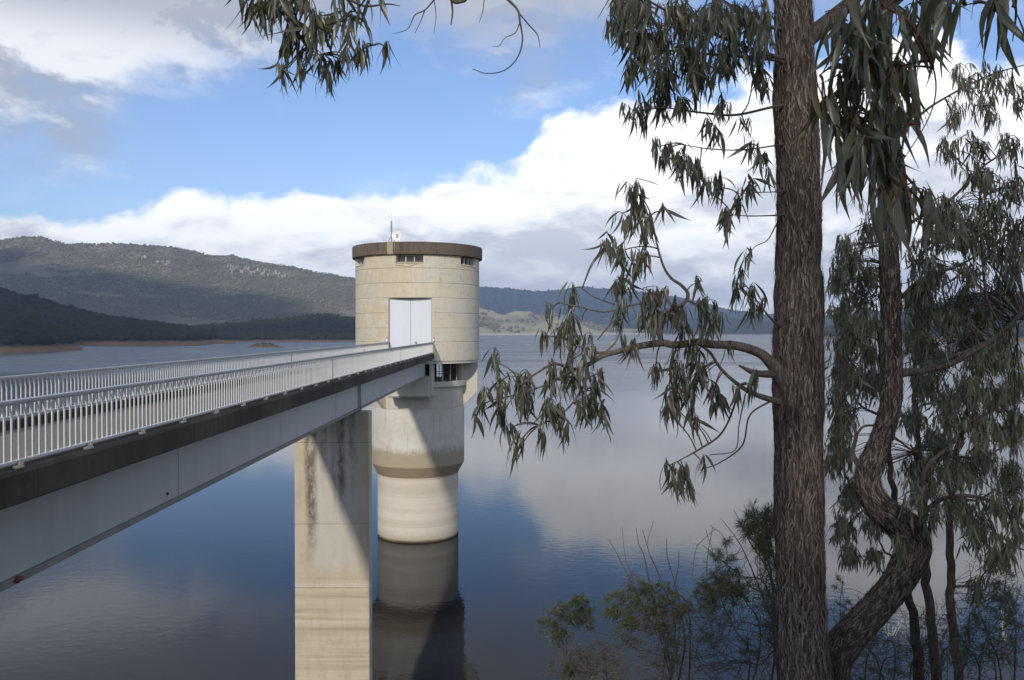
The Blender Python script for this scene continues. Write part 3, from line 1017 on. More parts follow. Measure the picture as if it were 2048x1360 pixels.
def bracket(ang, th):
    """radial corbel: outer edge vertical, foot sloping back to the shaft"""
    a_ = R(ang)
    er = Vector((math.sin(a_), -math.cos(a_), 0))
    et = Vector((math.cos(a_), math.sin(a_), 0))
    prof = [(4.5, Z[0] - 0.23), (6.38, Z[0] - 0.23), (6.38, E - 6.35), (4.9, E - 7.9), (4.5, E - 7.9)]
    vs = []
    for s in (-th / 2, th / 2):
        for r_, z_ in prof:
            q = Vector((TX, TY, z_)) + er * r_ + et * s
            vs.append(tuple(q))
    n = len(prof)
    fs = [tuple(range(n)), tuple(range(2 * n - 1, n - 1, -1))] + [(i, i + n, (i + 1) % n + n, (i + 1) % n) for i in range(n)]
    MB().add(vs, fs).build('bracket', M['neck'], tower)


for ang in (86, -38, -92, 146, 206):
    bracket(ang, 0.55)
# corbel seat that carries the footbridge
st = MB()
st.prism([(TY - 4.6, E - 4.47), (TY - 7.6, E - 4.47), (TY - 7.6, E - 6.35), (TY - 7.45, E - 6.5), (TY - 4.6, E - 6.5)], 'x', TX - 1.95, TX + 1.95)
st.build('bridge_seat', M['neck'], tower)
MB().box(TX + 1.97, TX + 2.2, TY - 7.0, TY - 4.3, E - 6.4, E - 3.32).build('seat_cheek', M['neck'], tower)
MB().box(TX - 2.2, TX - 1.97, TY - 7.0, TY - 4.3, E - 6.4, E - 3.32).build('seat_cheek', M['neck'], tower)
# shaft
MB().ring(TX, TY, lift(0.0, 4.86, E - 7.92, gz0, 0.03), 0, 2 * math.pi, 96).build('neck', M['neck'], tower, True, R(30))
MB().ring(TX, TY, [(0, E - 13.8), (4.90, E - 13.8), (4.90, E - 7.97), (4.86, E - 7.93), (0, E - 7.93)], 0, 2 * math.pi, 96).build('shaft', M['shaft'], tower, True, R(30))
MB().ring(TX, TY, [(0, E - 14.95), (4.28, E - 14.95), (4.90, E - 13.801), (0, E - 13.801)], 0, 2 * math.pi, 96).build('collar', M['collar'], tower, True, R(30))
MB().ring(TX, TY, [(0, -6.0), (4.26, -6.0), (4.26, E - 14.951), (0, E - 14.951)], 0, 2 * math.pi, 96).build('shaft', M['low'], tower, True, R(30))

# ---- mast and dish on the roof
ma = at(783, 482, 79.2)
mx, my = ma.x, ma.y
mast = empty('antenna_mast', (mx, my, zc1))
tag(mast, 'thin antenna mast with a round white dish on the tower roof', 'antenna')
MB().tube([(mx, my, zc1 + 0.002), (mx, my, zc1 + 2.15)], 0.075, 10).build('pole', M['steel'], mast, True, R(40))
MB().tube([(mx, my - 0.09, zc1 + 1.4), (mx, my - 0.09, zc1 + 4.1)], [0.026, 0.014], 6).build('whip', M['white'], mast, True)
for dx in (-0.42, 0.40):
    MB().tube([(mx + dx, my + 0.1, zc1), (mx, my, zc1 + 0.75)], 0.028, 6).build('brace', M['steel'], mast, True)
dc = Vector((mx + 0.70, my - 0.25, zc1 + 0.78))
ax = Vector((-0.45, -1, 0.0)).normalized()
side = Vector((0, 0, 1)).cross(ax).normalized()
dv, df = [], []
NR, NA = 7, 28
for layer, off in ((0, 0.0), (1, -0.035)):
    for i in range(NR + 1):
        r_ = 0.62 * i / NR
        dep = 0.20 * (r_ / 0.62) ** 2 + off
        for k_ in range(NA):
            t_ = 2 * math.pi * k_ / NA
            dv.append(tuple(dc + side * (r_ * math.cos(t_)) + Vector((0, 0, 1)) * (r_ * math.sin(t_)) + ax * dep))
st_ = (NR + 1) * NA
for layer in (0, 1):
    for i in range(NR):
        for k_ in range(NA):
            a_ = layer * st_ + i * NA + k_
            b2 = layer * st_ + i * NA + (k_ + 1) % NA
            df.append((a_, b2, b2 + NA, a_ + NA))
for k_ in range(NA):
    a_ = NR * NA + k_
    b2 = NR * NA + (k_ + 1) % NA
    df.append((a_, b2, b2 + st_, a_ + st_))
dish = mesh_obj('dish', dv, df, M['white'], mast, True, R(50))
MB().tube([dc + ax * 0.02, dc + ax * 0.42], [0.035, 0.035], 8).build('feed_arm', M['steel'], dish, True)
MB().tube([dc + ax * 0.42, dc + ax * 0.58], [0.14, 0.12], 14).build('feed_horn', M['white'], dish, True, R(40))
MB().tube([Vector((mx, my, zc1 + 0.78)), dc - ax * 0.05], 0.045, 8).build('mount_arm', M['steel'], dish, True)

# ================================================================== FOOTBRIDGE
XR, XL = -8.20, -12.55         # railing lines
Y0, Y1 = 2.5, fy + 0.10        # from the bank to the tower door
bridge = empty('footbridge', (-10.375, Y0, E - 4.5))
tag(bridge, 'long steel and concrete footbridge with pale railings leading to the tower', 'bridge')
zs1, zs0 = E - 2.24, E - 2.80
# deck slab in bays, with recessed joints between them
bays = np.linspace(Y0, TY - 6.55, 15)
for i in range(14):
    ya, yb = bays[i] + 0.012, bays[i + 1] - 0.012
    MB().box(XL - 0.16 + 0.32, XR + 0.16 - 0.32, ya, yb, zs1 - 0.245, zs1 - 0.20, 0.01).build('deck_slab', M['deck'], bridge)
for xs, s in ((XR, 1), (XL, -1)):
    for i in range(14):
        ya, yb = bays[i] + 0.006, bays[i + 1] - 0.006
        xo, xi = xs + s * 0.20, xs - s * 0.155
        prof = [(xi, zs0 + 0.06), (xo - s * 0.03, zs0), (xo, zs0 + 0.03), (xo, zs1 - 0.07), (xo - s * 0.05, zs1 - 0.01), (xs - s * 0.05, zs1 + 0.03), (xi, zs1 + 0.03)]
        MB().prism(prof, 'y', ya, yb).build('edge_beam', M['kerb'], bridge)
MB().box(XL + 0.6, XR - 0.6, Y0, TY - 6.6, zs0 + 0.05, zs1 - 0.26).build('deck_soffit', M['girder_dark'], bridge)
# girders: two spans, each side; box webs with flanges
YP = 45.25                     # pier line
for xg, s in ((-8.90, 1), (-11.85, -1)):
    for ya, yb in ((Y0 + 0.1, YP - 0.28), (YP + 0.22, TY - 7.0)):
        g = MB()
        xi = xg - s * 0.42
        g.box(min(xg, xi), max(xg, xi), ya, yb, E - 4.35, zs0 + 0.055)
        go = g.build('girder', M['girder'], bridge)
        MB().box(min(xg + s * 0.09, xi - s * 0.05), max(xg + s * 0.09, xi - s * 0.05), ya, yb, E - 4.475, E - 4.35, 0.01).build('flange', M['flange'], go)
        ys = ya + 9.2
        while ys < yb - 3:
            MB().box(min(xg, xg + s * 0.012), max(xg, xg + s * 0.012), ys - 0.012, ys + 0.012, E - 4.39, zs0 + 0.05).build('weld_seam', M['girder'], go)
            ys += 9.2
        for yq in (ya + 0.05, yb - 0.09):
            MB().box(min(xg + s * 0.001, xg + s * 0.07), max(xg + s * 0.001, xg + s * 0.07), yq, yq + 0.04, E - 4.395, zs0 + 0.05).build('stiffener', M['girder'], go)
    MB().box(min(xg - s * 0.10, xg - s * 0.4), max(xg - s * 0.10, xg - s * 0.4), YP - 0.28, YP + 0.22, E - 4.40, zs0 + 0.05).build('diaphragm', M['girder_dark'], bridge)
# drain spouts / bolt heads on the right girder
for yq in (13.6, 20.3):
    MB().tube([(-8.905, yq, E - 4.15), (-8.86, yq, E - 4.17)], 0.035, 8).build('drain_stub', M['dark'], bridge, True)
rs, rf = ICO2
rv = rs * (1 + rng.uniform(-0.2, 0.2, len(rs)))[:, None] * np.array([0.06, 0.12, 0.06]) + np.array([-8.80, 14.05, E - 4.40])
fast_mesh('rust_lump', rv, rf, M['rust'], bridge)
# end abutment on the bank
MB().box(-13.2, -7.6, -2.0, Y0 + 0.6, bank_z(np.array([-10.]), np.array([3.0]))[0] - 3.0, E - 4.475, 0.05).build('abutment', M['neck'], bridge)


def baluster_mesh(name, mat):
    """flat bar, upright below and cranked over towards the handrail"""
    secs = [(0.0, 0.0, 0.040, 0.014), (0.0, 0.70, 0.040, 0.014), (-0.03, 0.80, 0.042, 0.014), (-0.085, 0.93, 0.046, 0.014), (-0.095, 1.0, 0.046, 0.014)]
    vs, fs = [], []
    for (dy, z_, wx, wy) in secs:
        for sx_, sy_ in ((-1, -1), (1, -1), (1, 1), (-1, 1)):
            vs.append((sx_ * wy / 2 * 1.5, dy + sy_ * wx / 2, z_))
    for i in range(len(secs) - 1):
        for k_ in range(4):
            a_ = i * 4 + k_
            b2 = i * 4 + (k_ + 1) % 4
            fs.append((a_, b2, b2 + 4, a_ + 4))
    fs += [(3, 2, 1, 0), tuple(range(len(vs) - 4, len(vs)))]
    me = bpy.data.meshes.new(name)
    me.from_pydata(vs, [], fs)
    me.materials.append(mat)
    me.update()
    return me


BAL = baluster_mesh('baluster', M['rail'])
bal_v = np.array([v.co[:] for v in BAL.vertices])
bal_f = [tuple(p.vertices) for p in BAL.polygons]
zr0, zr1 = E - 2.175, E - 1.13
for xs, s, ystart, lab in ((XR, 1, 11.0, 'near railing of pale cranked bars'), (XL, -1, 17.5, 'far railing of pale cranked bars')):
    rl = MB()
    rl.box(xs - 0.065, xs + 0.065, Y0 + 0.1, Y1, zr1 - 0.06, zr1, 0.012)
    rl.box(xs - 0.03, xs + 0.03, Y0 + 0.1, Y1, zr1 - 0.085, zr1 - 0.062)
    ro = rl.build('railing', M['rail_top'], bridge)
    tag(ro, lab)
    bo = MB().box(xs - 0.045, xs + 0.045, Y0 + 0.1, Y1, zr0 + 0.0, zr0 + 0.05, 0.008).build('bottom_rail', M['rail'], ro)
    ys = np.arange(ystart, Y1 - 0.1, 0.19)
    for yq in ys[:300]:
        instance(BAL, 'baluster', (xs, yq + 0.05, zr0 + 0.048), ro)
    rest = np.concatenate([np.arange(Y0 + 0.2, ystart, 0.19), ys[300:]])
    V = (bal_v[None] + np.stack([np.full(len(rest), xs), rest + 0.05, np.full(len(rest), zr0 + 0.048)], -1)[:, None, :]).reshape(-1, 3)
    mb = MB()
    for i in range(len(rest)):
        mb.add([tuple(q) for q in V[i * len(bal_v):(i + 1) * len(bal_v)]], bal_f)
    tag(mb.build('balusters', M['rail'], ro), kind='stuff')
    # posts at the expansion gaps
    posts = (35.6, 56.8) if s > 0 else (21.9, 44.6, 66.0)
    for yq in posts:
        MB().box(xs - 0.03, xs + 0.03, yq - 0.02, yq + 0.02, zr0 + 0.05, zr1 - 0.09, 0.008).build('post', M['rail_top'], ro)
        MB().box(xs - 0.06, xs + 0.06, yq - 0.07, yq + 0.07, zr1 - 0.088, zr1 + 0.005, 0.01).build('sleeve', M['rail_top'], ro)
    # lichened fixing pads on the edge beam
    yq = 4.4
    while yq < Y1 - 0.6:
        k_ = rng.uniform(0.85, 1.2)
        pd = MB()
        pd.box(xs + s * 0.10 - 0.05, xs + s * 0.10 + 0.05, yq - 0.16 * k_, yq + 0.06 * k_, zs1 - 0.01, zs1 + 0.045, 0.016)
        pd.tube([(xs + s * 0.10, yq + 0.02, zs1 + 0.05), (xs + s * 0.10, yq + 0.02, zs1 + 0.125)], [0.05, 0.035], 8)
        pd.build('fixing_pad', M['bracket'], bridge)
        yq += 2.15

# ================================================================== PIER
pier = empty('bridge_pier', (-10.35, YP, 0))
tag(pier, 'tall stained concrete pier standing in the water under the footbridge', 'pier')
PZ = [-6.0, 7.0, 10.6, 15.2, E - 4.55]
for i in range(4):
    MB().box(-10.35 - 2.1, -10.35 + 2.1, YP - 0.45, YP + 0.45, PZ[i] + (0.004 if i else 0), PZ[i + 1] - 0.004, 0.035).build('concrete_lift', M['pier'], pier)
for xg in (-9.1, -11.65):
    MB().box(xg - 0.3, xg + 0.3, YP - 0.3, YP + 0.3, E - 4.548, E - 4.462, 0.01).build('bearing', M['girder_dark'], pier)
# lime line weeping out of one joint
for xa, xb in ((-11.9, -11.2), (-11.15, -10.6), (-10.4, -10.1), (-9.5, -8.7)):
    MB().box(xa, xb, YP - 0.4545, YP - 0.4512, PZ[1] - 0.018, PZ[1] + 0.006).build('lime_line', M['bracket'], pier)

# ================================================================== TREES
def leaf_mesh(name, mat, bend, wid, fold=0.18, n=6, twist=0.0, curl=0.06):
    """sickle-shaped gum leaf hanging down from its stalk, unit length"""
    vs, fs = [], []
    for i in range(n + 1):
        t = i / n
        wv = wid * (math.sin(math.pi * min(1, t * 1.02) ** 0.75) ** 0.9 if 0 < t < 1 else 0.0) * (1 - 0.25 * t)
        wv = max(wv, 0.012)
        cx = bend * (t ** 1.6)
        cy = curl * math.sin(t * math.pi * 0.8)
        z_ = -t + 0.10 * abs(bend) * t * t
        ct, st2 = math.cos(twist * t), math.sin(twist * t)
        for ox in (-0.5, 0.0, 0.5):
            ex, ey = ox * wv, (fold * wv if ox else 0.0)
            vs.append((cx + ex * ct - ey * st2, cy + ex * st2 + ey * ct, z_))
    for i in range(n):
        a_ = i * 3
        fs += [(a_, a_ + 1, a_ + 4, a_ + 3), (a_ + 1, a_ + 2, a_ + 5, a_ + 4)]
    me = bpy.data.meshes.new(name)
    me.from_pydata(vs, [], fs)
    me.polygons.foreach_set('use_smooth', [True] * len(fs))
    if mat:
        me.materials.append(mat)
    me.update()
    return me, np.array(vs), np.array(fs)


def mat_leaf(name, cols, use_obj, rough=0.36):
    mt, nt, b = material(name)
    if use_obj:
        t = nt.node('ShaderNodeObjectInfo').outputs['Random']
    else:
        t = nt.node('ShaderNodeAttribute', attribute_name='tint').outputs['Fac']
    c = nt.ramp(t, [(i / (len(cols) - 1), k) for i, k in enumerate(cols)])
    p = wpos(nt)
    c = nt.mix(nt.m('MULTIPLY', nt.noise(p, 30, 4, 0.7), 0.35), c, tuple(x * 0.6 for x in cols[0]))
    nt.put(b.inputs['Base Color'], c)
    b.inputs['Roughness'].default_value = rough
    b.inputs['Specular IOR Level'].default_value = 0.45
    tr = nt.node('ShaderNodeBsdfTranslucent', {0: nt.mix(0.5, c, (0.16, 0.20, 0.04))})
    mx_ = nt.node('ShaderNodeMixShader', {0: 0.22, 1: b.outputs[0], 2: tr.outputs[0]})
    out = [n_ for n_ in nt.n if n_.type == 'OUTPUT_MATERIAL'][0]
    nt.l.new(mx_.outputs[0], out.inputs[0])
    return mt


LEAFC = [(0.045, 0.048, 0.034), (0.072, 0.076, 0.055), (0.11, 0.114, 0.088), (0.058, 0.06, 0.038), (0.16, 0.16, 0.125), (0.085, 0.085, 0.055), (0.13, 0.10, 0.06)]
M['leaf_o'] = mat_leaf('gum_leaf', LEAFC, True)
M['leaf_s'] = mat_leaf('gum_leaf_mass', LEAFC, False)
FARC = [(0.085, 0.092, 0.062), (0.125, 0.132, 0.09), (0.17, 0.172, 0.12), (0.10, 0.105, 0.065), (0.21, 0.205, 0.14), (0.12, 0.12, 0.075)]
M['leaf_far'] = mat_leaf('sapling_leaf_mass', FARC, False)
M['leaf_far_o'] = mat_leaf('sapling_leaf', FARC, True)


def mat_bark(name, a, b_, c_, fibre=1.0):
    mt, nt, b = material(name)
    p = wpos(nt)
    s1 = nt.noise(nt.scale(p, (26, 26, 3.2)), 1.0, 6, 0.7, 0.4)
    s2 = nt.noise(nt.scale(p, (70, 70, 7)), 1.0, 5, 0.7, 0.5)
    bigm = nt.noise(p, 2.2, 5, 0.65)
    c = nt.mix(nt.step(0.38, 0.62, s1), a, b_)
    c = nt.mix(nt.m('MULTIPLY', nt.step(0.50, 0.66, s2), 0.85), c, c_)
    c = nt.mix(nt.m('MULTIPLY', nt.step(0.45, 0.7, bigm), 0.45), c, tuple(x * 0.55 for x in a))
    nt.put(b.inputs['Base Color'], c)
    b.inputs['Roughness'].default_value = 0.95
    b.inputs['Specular IOR Level'].default_value = 0.15
    hh = nt.m('ADD', nt.m('MULTIPLY', s1, 1.0), nt.m('MULTIPLY', s2, 0.6))
    bp = nt.node('ShaderNodeBump', {'Strength': 1.0 * fibre, 'Distance': 0.03, 'Height': hh})
    nt.put(b.inputs['Normal'], bp.outputs[0])
    return mt


M['bark'] = mat_bark('stringy_bark', (0.050, 0.037, 0.030), (0.118, 0.092, 0.076), (0.26, 0.225, 0.195))
M['bark2'] = mat_bark('crooked_bark', (0.046, 0.034, 0.027), (0.095, 0.074, 0.060), (0.165, 0.14, 0.12))
M['branch'] = mat_bark('smooth_branch_bark', (0.085, 0.068, 0.054), (0.15, 0.128, 0.105), (0.21, 0.185, 0.155), 0.6)
M['twig'] = mat_bark('twig_bark', (0.075, 0.055, 0.045), (0.11, 0.09, 0.075), (0.14, 0.12, 0.10), 0.3)
M['twig_red'] = mat_bark('red_twig_bark', (0.10, 0.045, 0.032), (0.14, 0.07, 0.05), (0.17, 0.11, 0.08), 0.3)

LV = [leaf_mesh('leaf', M['leaf_o'], bd, wd, twist=tw_, curl=cu) for bd, wd, tw_, cu in ((0.10, 0.135, 0.6, 0.06), (-0.16, 0.15, -0.9, 0.10), (0.28, 0.12, 1.3, -0.08), (-0.06, 0.175, 0.3, 0.14), (0.17, 0.155, -1.6, 0.05), (-0.34, 0.115, 0.8, 0.12), (0.40, 0.13, -0.5, -0.12), (0.02, 0.16, 2.0, 0.10), (-0.22, 0.10, 1.2, 0.16))]
LVF = [leaf_mesh('leaf', M['leaf_far_o'], bd, wd, n=5) for bd, wd in ((0.12, 0.135), (-0.18, 0.15), (0.28, 0.12), (-0.08, 0.16))]


def spline(pts, k=6):
    """smooth polyline through pts (n,m)"""
    P = np.asarray(pts, float)
    if len(P) < 3:
        t = np.linspace(0, 1, k + 1)[:, None]
        return P[0] * (1 - t) + P[-1] * t
    Q = np.vstack([2 * P[0] - P[1], P, 2 * P[-1] - P[-2]])
    out = []
    for i in range(1, len(Q) - 2):
        for j in range(k):
            t = j / k
            a, b_, c_, d_ = Q[i - 1], Q[i], Q[i + 1], Q[i + 2]
            out.append(0.5 * ((2 * b_) + (-a + c_) * t + (2 * a - 5 * b_ + 4 * c_ - d_) * t * t + (-a + 3 * b_ - 3 * c_ + d_) * t ** 3))
    out.append(P[-1])
    return np.array(out)


def proj(V):
    """photo pixel of world points (n,3)"""
    V = np.asarray(V)
    inv = np.array(CAM_M.inverted())
    H = np.concatenate([V, np.ones((len(V), 1))], 1) @ inv.T
    d = -H[:, 2]
    return 1024 + H[:, 0] / d * F, 680 - H[:, 1] / d * F, d


DENS = 2.55


class Tree:
    def __init__(self, name, loc, label, cat='tree', group=None, leaf=(0.13, 0.19), lv=None, mat_s=None, twig_mat='twig'):
        self.root = empty(name, loc)
        tag(self.root, label, cat, group)
        self.nodes = []
        self.leaves = []        # (pos, rot euler, scale, variant)
        self.tw = MB()
        self.leaf = leaf
        self.lv = lv or LV
        self.mat_s = mat_s or M['leaf_s']
        self.twig_mat = twig_mat

    def limb(self, pts, name='branch', mat='branch', n=10, k=6, wob=0.0, px=True, seed=0, nodes=True):
        """pts: (px, py, d, width px) or (x, y, z, radius)"""
        if px:
            P = []
            for (a, b_, d, wd) in pts:
                q = at(a, b_, d)
                P.append((q.x, q.y, q.z, wd * 0.8 * d / F / 2))
        else:
            P = pts
        S = spline(P, k)
        if wob:
            for i in range(1, len(S) - 1):
                q = Vector(S[i][:3]) * 5 + Vector((seed, 0, 0))
                v = mnoise.noise_vector(q)
                S[i][:3] += np.array(v) * wob
        if nodes:
            self.nodes += [tuple(s[:3]) for s in S]
        mb = MB()
        mb.tube([s[:3] for s in S], [max(0.0012, s[3]) for s in S], n)
        return mb.build(name, M[mat], self.root, True), S

    def twig(self, a, b_, r0=0.006, r1=0.002, sag=0.12, n=5, wob=0.10):
        a, b_ = Vector(a), Vector(b_)
        L = (b_ - a).length
        pts = []
        s1 = mnoise.noise_vector(a * 3.1) * wob * L
        s2 = mnoise.noise_vector(b_ * 2.7) * wob * L
        for i in range(7):
            t = i / 6
            p = a.lerp(b_, t) + Vector((0, 0, sag * L * math.sin(math.pi * t))) + s1 * math.sin(math.pi * t) + s2 * math.sin(2 * math.pi * t) * 0.6
            pts.append(p)
        self.tw.tube(pts, [r0 + (r1 - r0) * i / 6 for i in range(7)], n, False)
        return pts

    def spray(self, p_attach, tip, nl, droop=0.38, r0=0.0035):
        """one leafy twig: leaves hang along its outer part"""
        pts = self.twig(p_attach, tip, r0, 0.0018)
        L = (Vector(tip) - Vector(p_attach)).length
        reach = min(0.8, 0.22 / max(L, 0.05) + 0.25)
        for i in range(nl):
            t = 1 - reach * (i / max(1, nl - 1)) ** 1.1
            f = t * 6
            j = min(5, int(f))
            p = pts[j].lerp(pts[j + 1], f - j)
            self.add_leaf(p + Vector(rng.normal(0, 0.012, 3)), droop)

    def add_leaf(self, p, droop=0.38, scale=None):
        sc = scale or (self.leaf[0] * 0.75 + (self.leaf[1] * 1.1 - self.leaf[0] * 0.75) * rng.beta(2.0, 2.0))
        tilt = abs(rng.normal(0, droop))
        az_ = rng.uniform(0, 2 * math.pi)
        if rng.uniform() < 0.05:
            tilt = rng.uniform(0.7, 1.2)
        rot = (Matrix.Rotation(az_, 3, 'Z') @ Matrix.Rotation(tilt, 3, 'X') @ Matrix.Rotation(rng.uniform(0, 2 * math.pi), 3, 'Z'))
        self.leaves.append((Vector(p), rot, sc, int(rng.integers(0, len(self.lv)))))

    def cloud(self, lst, d, dd=0.25, dens=1.0, nl=(5, 9), droop=0.27, amax=1.6):
        """fill photo ellipses (cx, cy, rx, ry) at distance d with leafy twigs"""
        N = np.array(self.nodes)
        for e in lst:
            cx, cy, rx, ry = e[:4]
            de = e[4] if len(e) > 4 else d
            lp = (self.leaf[0] + self.leaf[1]) / 2 / de * F
            nleaf = DENS * dens * math.pi * rx * ry / (lp * lp * 0.16 * 0.9)
            cnt = max(1, int(round(nleaf / ((nl[0] + nl[1]) / 2))))
            for _ in range(cnt):
                rr = math.sqrt(rng.uniform()) * 0.92
                a_ = rng.uniform(0, 2 * math.pi)
                dq = de + rng.normal(0, dd)
                tip = at(cx + rx * rr * math.cos(a_), cy + ry * rr * math.sin(a_) - lp * 0.45, dq)
                base = at(cx + rng.normal(0, rx * 0.2), cy - ry * 0.35 + rng.normal(0, ry * 0.15), de + rng.normal(0, dd * 0.4))
                if rng.uniform() < 0.25 or len(N) == 0:
                    j = int(np.argmin(((N - np.array(base)) ** 2).sum(1)))
                    self.twig(N[j], base, 0.0045, 0.003, 0.10)
                self.spray(base, tip, int(rng.integers(nl[0], nl[1] + 1)), droop)
            j = int(np.argmin(((N - np.array(at(cx, cy, de))) ** 2).sum(1)))
            self.twig(N[j], at(cx, cy - ry * 0.3, de), 0.0065, 0.0035, 0.08)

    def finish(self, limit=300, leaf_name='leaf', tint=(0.0, 1.0)):
        if self.tw.v:
            tag(self.tw.build('twigs', M[self.twig_mat], self.root, True), kind='stuff')
        if not self.leaves:
            return
        P = np.array([l[0] for l in self.leaves])
        x, y, d = proj(P)
        sc = np.array([l[2] for l in self.leaves])
        vis = (x > -40) & (x < 2090) & (y > -90) & (y < 1400) & (d > 0.2)
        key = np.where(vis, sc / np.maximum(d, 0.2), -1)
        order = np.argsort(-key)
        single = [i for i in order[:limit] if key[i] > 0]
        ss = set(single)
        for i in single:
            p, rot, s, v = self.leaves[i]
            instance(self.lv[v][0], leaf_name, p, self.root, rot.to_euler(), (s, s, s))
        Vs, Fs, T, o = [], [], [], 0
        for i, (p, rot, s, v) in enumerate(self.leaves):
            if i in ss:
                continue
            lv_, lf_ = self.lv[v][1], self.lv[v][2]
            Vs.append(lv_ @ np.array(rot).T * s + np.array(p))
            Fs.append(lf_ + o)
            T.append(np.full(len(lv_), rng.uniform(*tint)))
            o += len(lv_)
        if Vs:
            ob = fast_mesh('foliage', np.concatenate(Vs), np.concatenate(Fs), self.mat_s, self.root, True, np.concatenate(T))
            tag(ob, kind='stuff')


def bark_trunk(tree, S, mat, n=84, amp=0.012, name='trunk', seed=0.0):
    """trunk along S (x, y, z, r) with fibrous ridged relief"""
    P = [Vector(s[:3]) for s in S]
    m = len(P)
    vs, fs = [], []
    nx = Vector((1, 0, 0))
    arc = 0.0
    for i in range(m):
        t = (P[min(i + 1, m - 1)] - P[max(i - 1, 0)]).normalized()
        nx = (nx - t * nx.dot(t)).normalized()
        ny = t.cross(nx)
        if i:
            arc += (P[i] - P[i - 1]).length
        r = S[i][3]
        for k in range(n):
            a = 2 * math.pi * k / n
            ca, sa = math.cos(a), math.sin(a)
            q1 = Vector((ca * r * 22, sa * r * 22, arc * 2.2 + seed))
            q2 = Vector((ca * r * 60, sa * r * 60, arc * 6.0 + seed))
            q3 = Vector((ca * 1.3, sa * 1.3, arc * 1.5 + seed))
            h = (abs(mnoise.noise(q1)) * 1.3 - 0.3) + 0.5 * mnoise.noise(q2) + 0.8 * mnoise.noise(q3) + 0.8 * mnoise.noise(Vector((ca * r * 9, sa * r * 9, arc * 1.1 + seed)))
            vs.append(P[i] + (nx * ca + ny * sa) * (r + amp * h))
    for i in range(m - 1):
        for k in range(n):
            a = i * n + k
            c = i * n + (k + 1) % n
            fs.append((a, c, c + n, a + n))
    vs = np.array([tuple(v) for v in vs])
    o = fast_mesh(name, vs, np.array(fs), mat, tree.root, True)
    return o, vs.reshape(m, n, 3)


def bark_flakes(tree, grid, count, mat, rmax=0.02, lo=0.02, hi=0.09):
    m, n, _ = grid.shape
    Vs, Fs, o = [], [], 0
    cen = grid.mean(1)
    for _ in range(count):
        i = int(rng.integers(2, m - 3))
        k = int(rng.integers(0, n))
        p = grid[i, k]
        out = p - cen[i]
        out /= np.linalg.norm(out)
        upv = cen[i + 1] - cen[i - 1]
        upv /= np.linalg.norm(upv)
        sd_ = np.cross(upv, out)
        L = rng.uniform(lo, hi)
        wd = rng.uniform(0.004, 0.014)
        lean = rng.normal(0, 0.25)
        dirn = upv + sd_ * lean
        lift_ = rng.uniform(0.002, rmax)
        e0 = p + out * 0.004
        e1 = p + dirn * L * 0.5 + out * (0.006 + lift_ * 0.3)
        e2 = p + dirn * L + out * (0.006 + lift_)
        if rng.uniform() < 0.5:
            e0, e2 = p + dirn * L + out * 0.004, p + out * (0.006 + lift_)
        Vs += [e0 - sd_ * wd * 0.5, e0 + sd_ * wd * 0.5, e1 + sd_ * wd * 0.5, e1 - sd_ * wd * 0.5, e2 + sd_ * wd * 0.2, e2 - sd_ * wd * 0.2]
        Fs += [(o, o + 1, o + 2, o + 3), (o + 3, o + 2, o + 4, o + 5)]
        o += 6
    ob = fast_mesh('bark_strips', np.array(Vs), np.array(Fs), mat, tree.root)
    tag(ob, kind='stuff')


M['flake'] = mat_bark('bark_strip', (0.10, 0.073, 0.056), (0.22, 0.178, 0.146), (0.38, 0.33, 0.285), 0.4)


def ground_at(x, y):
    return float(bank_z(np.array([x]), np.array([y]))[0])


# ---- main straight trunk ------------------------------------------------
D0 = 7.0
q = at(1606, 1360, D0)
gx, gy = q.x + 0.03, q.y - 0.02
gum = Tree('gum_tree', (gx, gy, ground_at(gx, gy)), 'tall straight gum tree with rough fibrous trunk and drooping side branches', 'tree')
tr_px = [(1552, -700, 55), (1560, -500, 60), (1570, -300, 68), (1580, -100, 74), (1586, 0, 78), (1592, 200, 84), (1596, 400, 90), (1597, 600, 97), (1596, 740, 103),
         (1597, 900, 101), (1599, 1050, 103), (1603, 1200, 101), (1607, 1300, 103), (1610, 1420, 112)]
TP = [(*at(a, b_, D0), wd * 0.91 * D0 / F / 2) for a, b_, wd in tr_px]
TP.append((gx, gy, ground_at(gx, gy) + 0.5, 0.29))
TP.append((gx, gy, ground_at(gx, gy) - 0.25, 0.42))
TS = spline(TP, 26)[::-1]
_, grid = bark_trunk(gum, TS, M['bark'], 110, 0.024)
bark_flakes(gum, grid, 9000, M['flake'], 0.022, 0.03, 0.13)
gum.nodes += [tuple(s[:3]) for s in TS[::6] if s[2] > EYE - 0.9]
# collar knot where the big branch leaves
gum.limb([(1585, 790, 6.95, 44), (1562, 752, 6.9, 38), (1540, 724, 6.85, 29), (1515, 704, 6.8, 24), (1470, 691, 6.7, 22), (1425, 689, 6.63, 21), (1400, 684, 6.6, 19), (1352, 690, 6.53, 18), (1325, 686, 6.5, 18),
          (1280, 692, 6.4, 16), (1235, 703, 6.35, 14), (1205, 712, 6.3, 12), (1180, 727, 6.25, 11), (1150, 738, 6.2, 8), (1110, 728, 6.1, 7), (1075, 745, 6.0, 5), (1040, 770, 5.95, 4)], n=14)
gum.limb([(1235, 703, 6.35, 11), (1200, 706, 6.3, 8), (1175, 697, 6.3, 6), (1150, 690, 6.3, 4)])
gum.limb([(1175, 730, 6.25, 8), (1172, 760, 6.2, 6), (1150, 800, 6.1, 5), (1120, 830, 6.1, 4), (1080, 850, 6.05, 3)])
gum.limb([(1150, 738, 6.2, 7), (1090, 770, 6.05, 5), (1030, 790, 5.95, 4), (985, 800, 5.9, 3)])
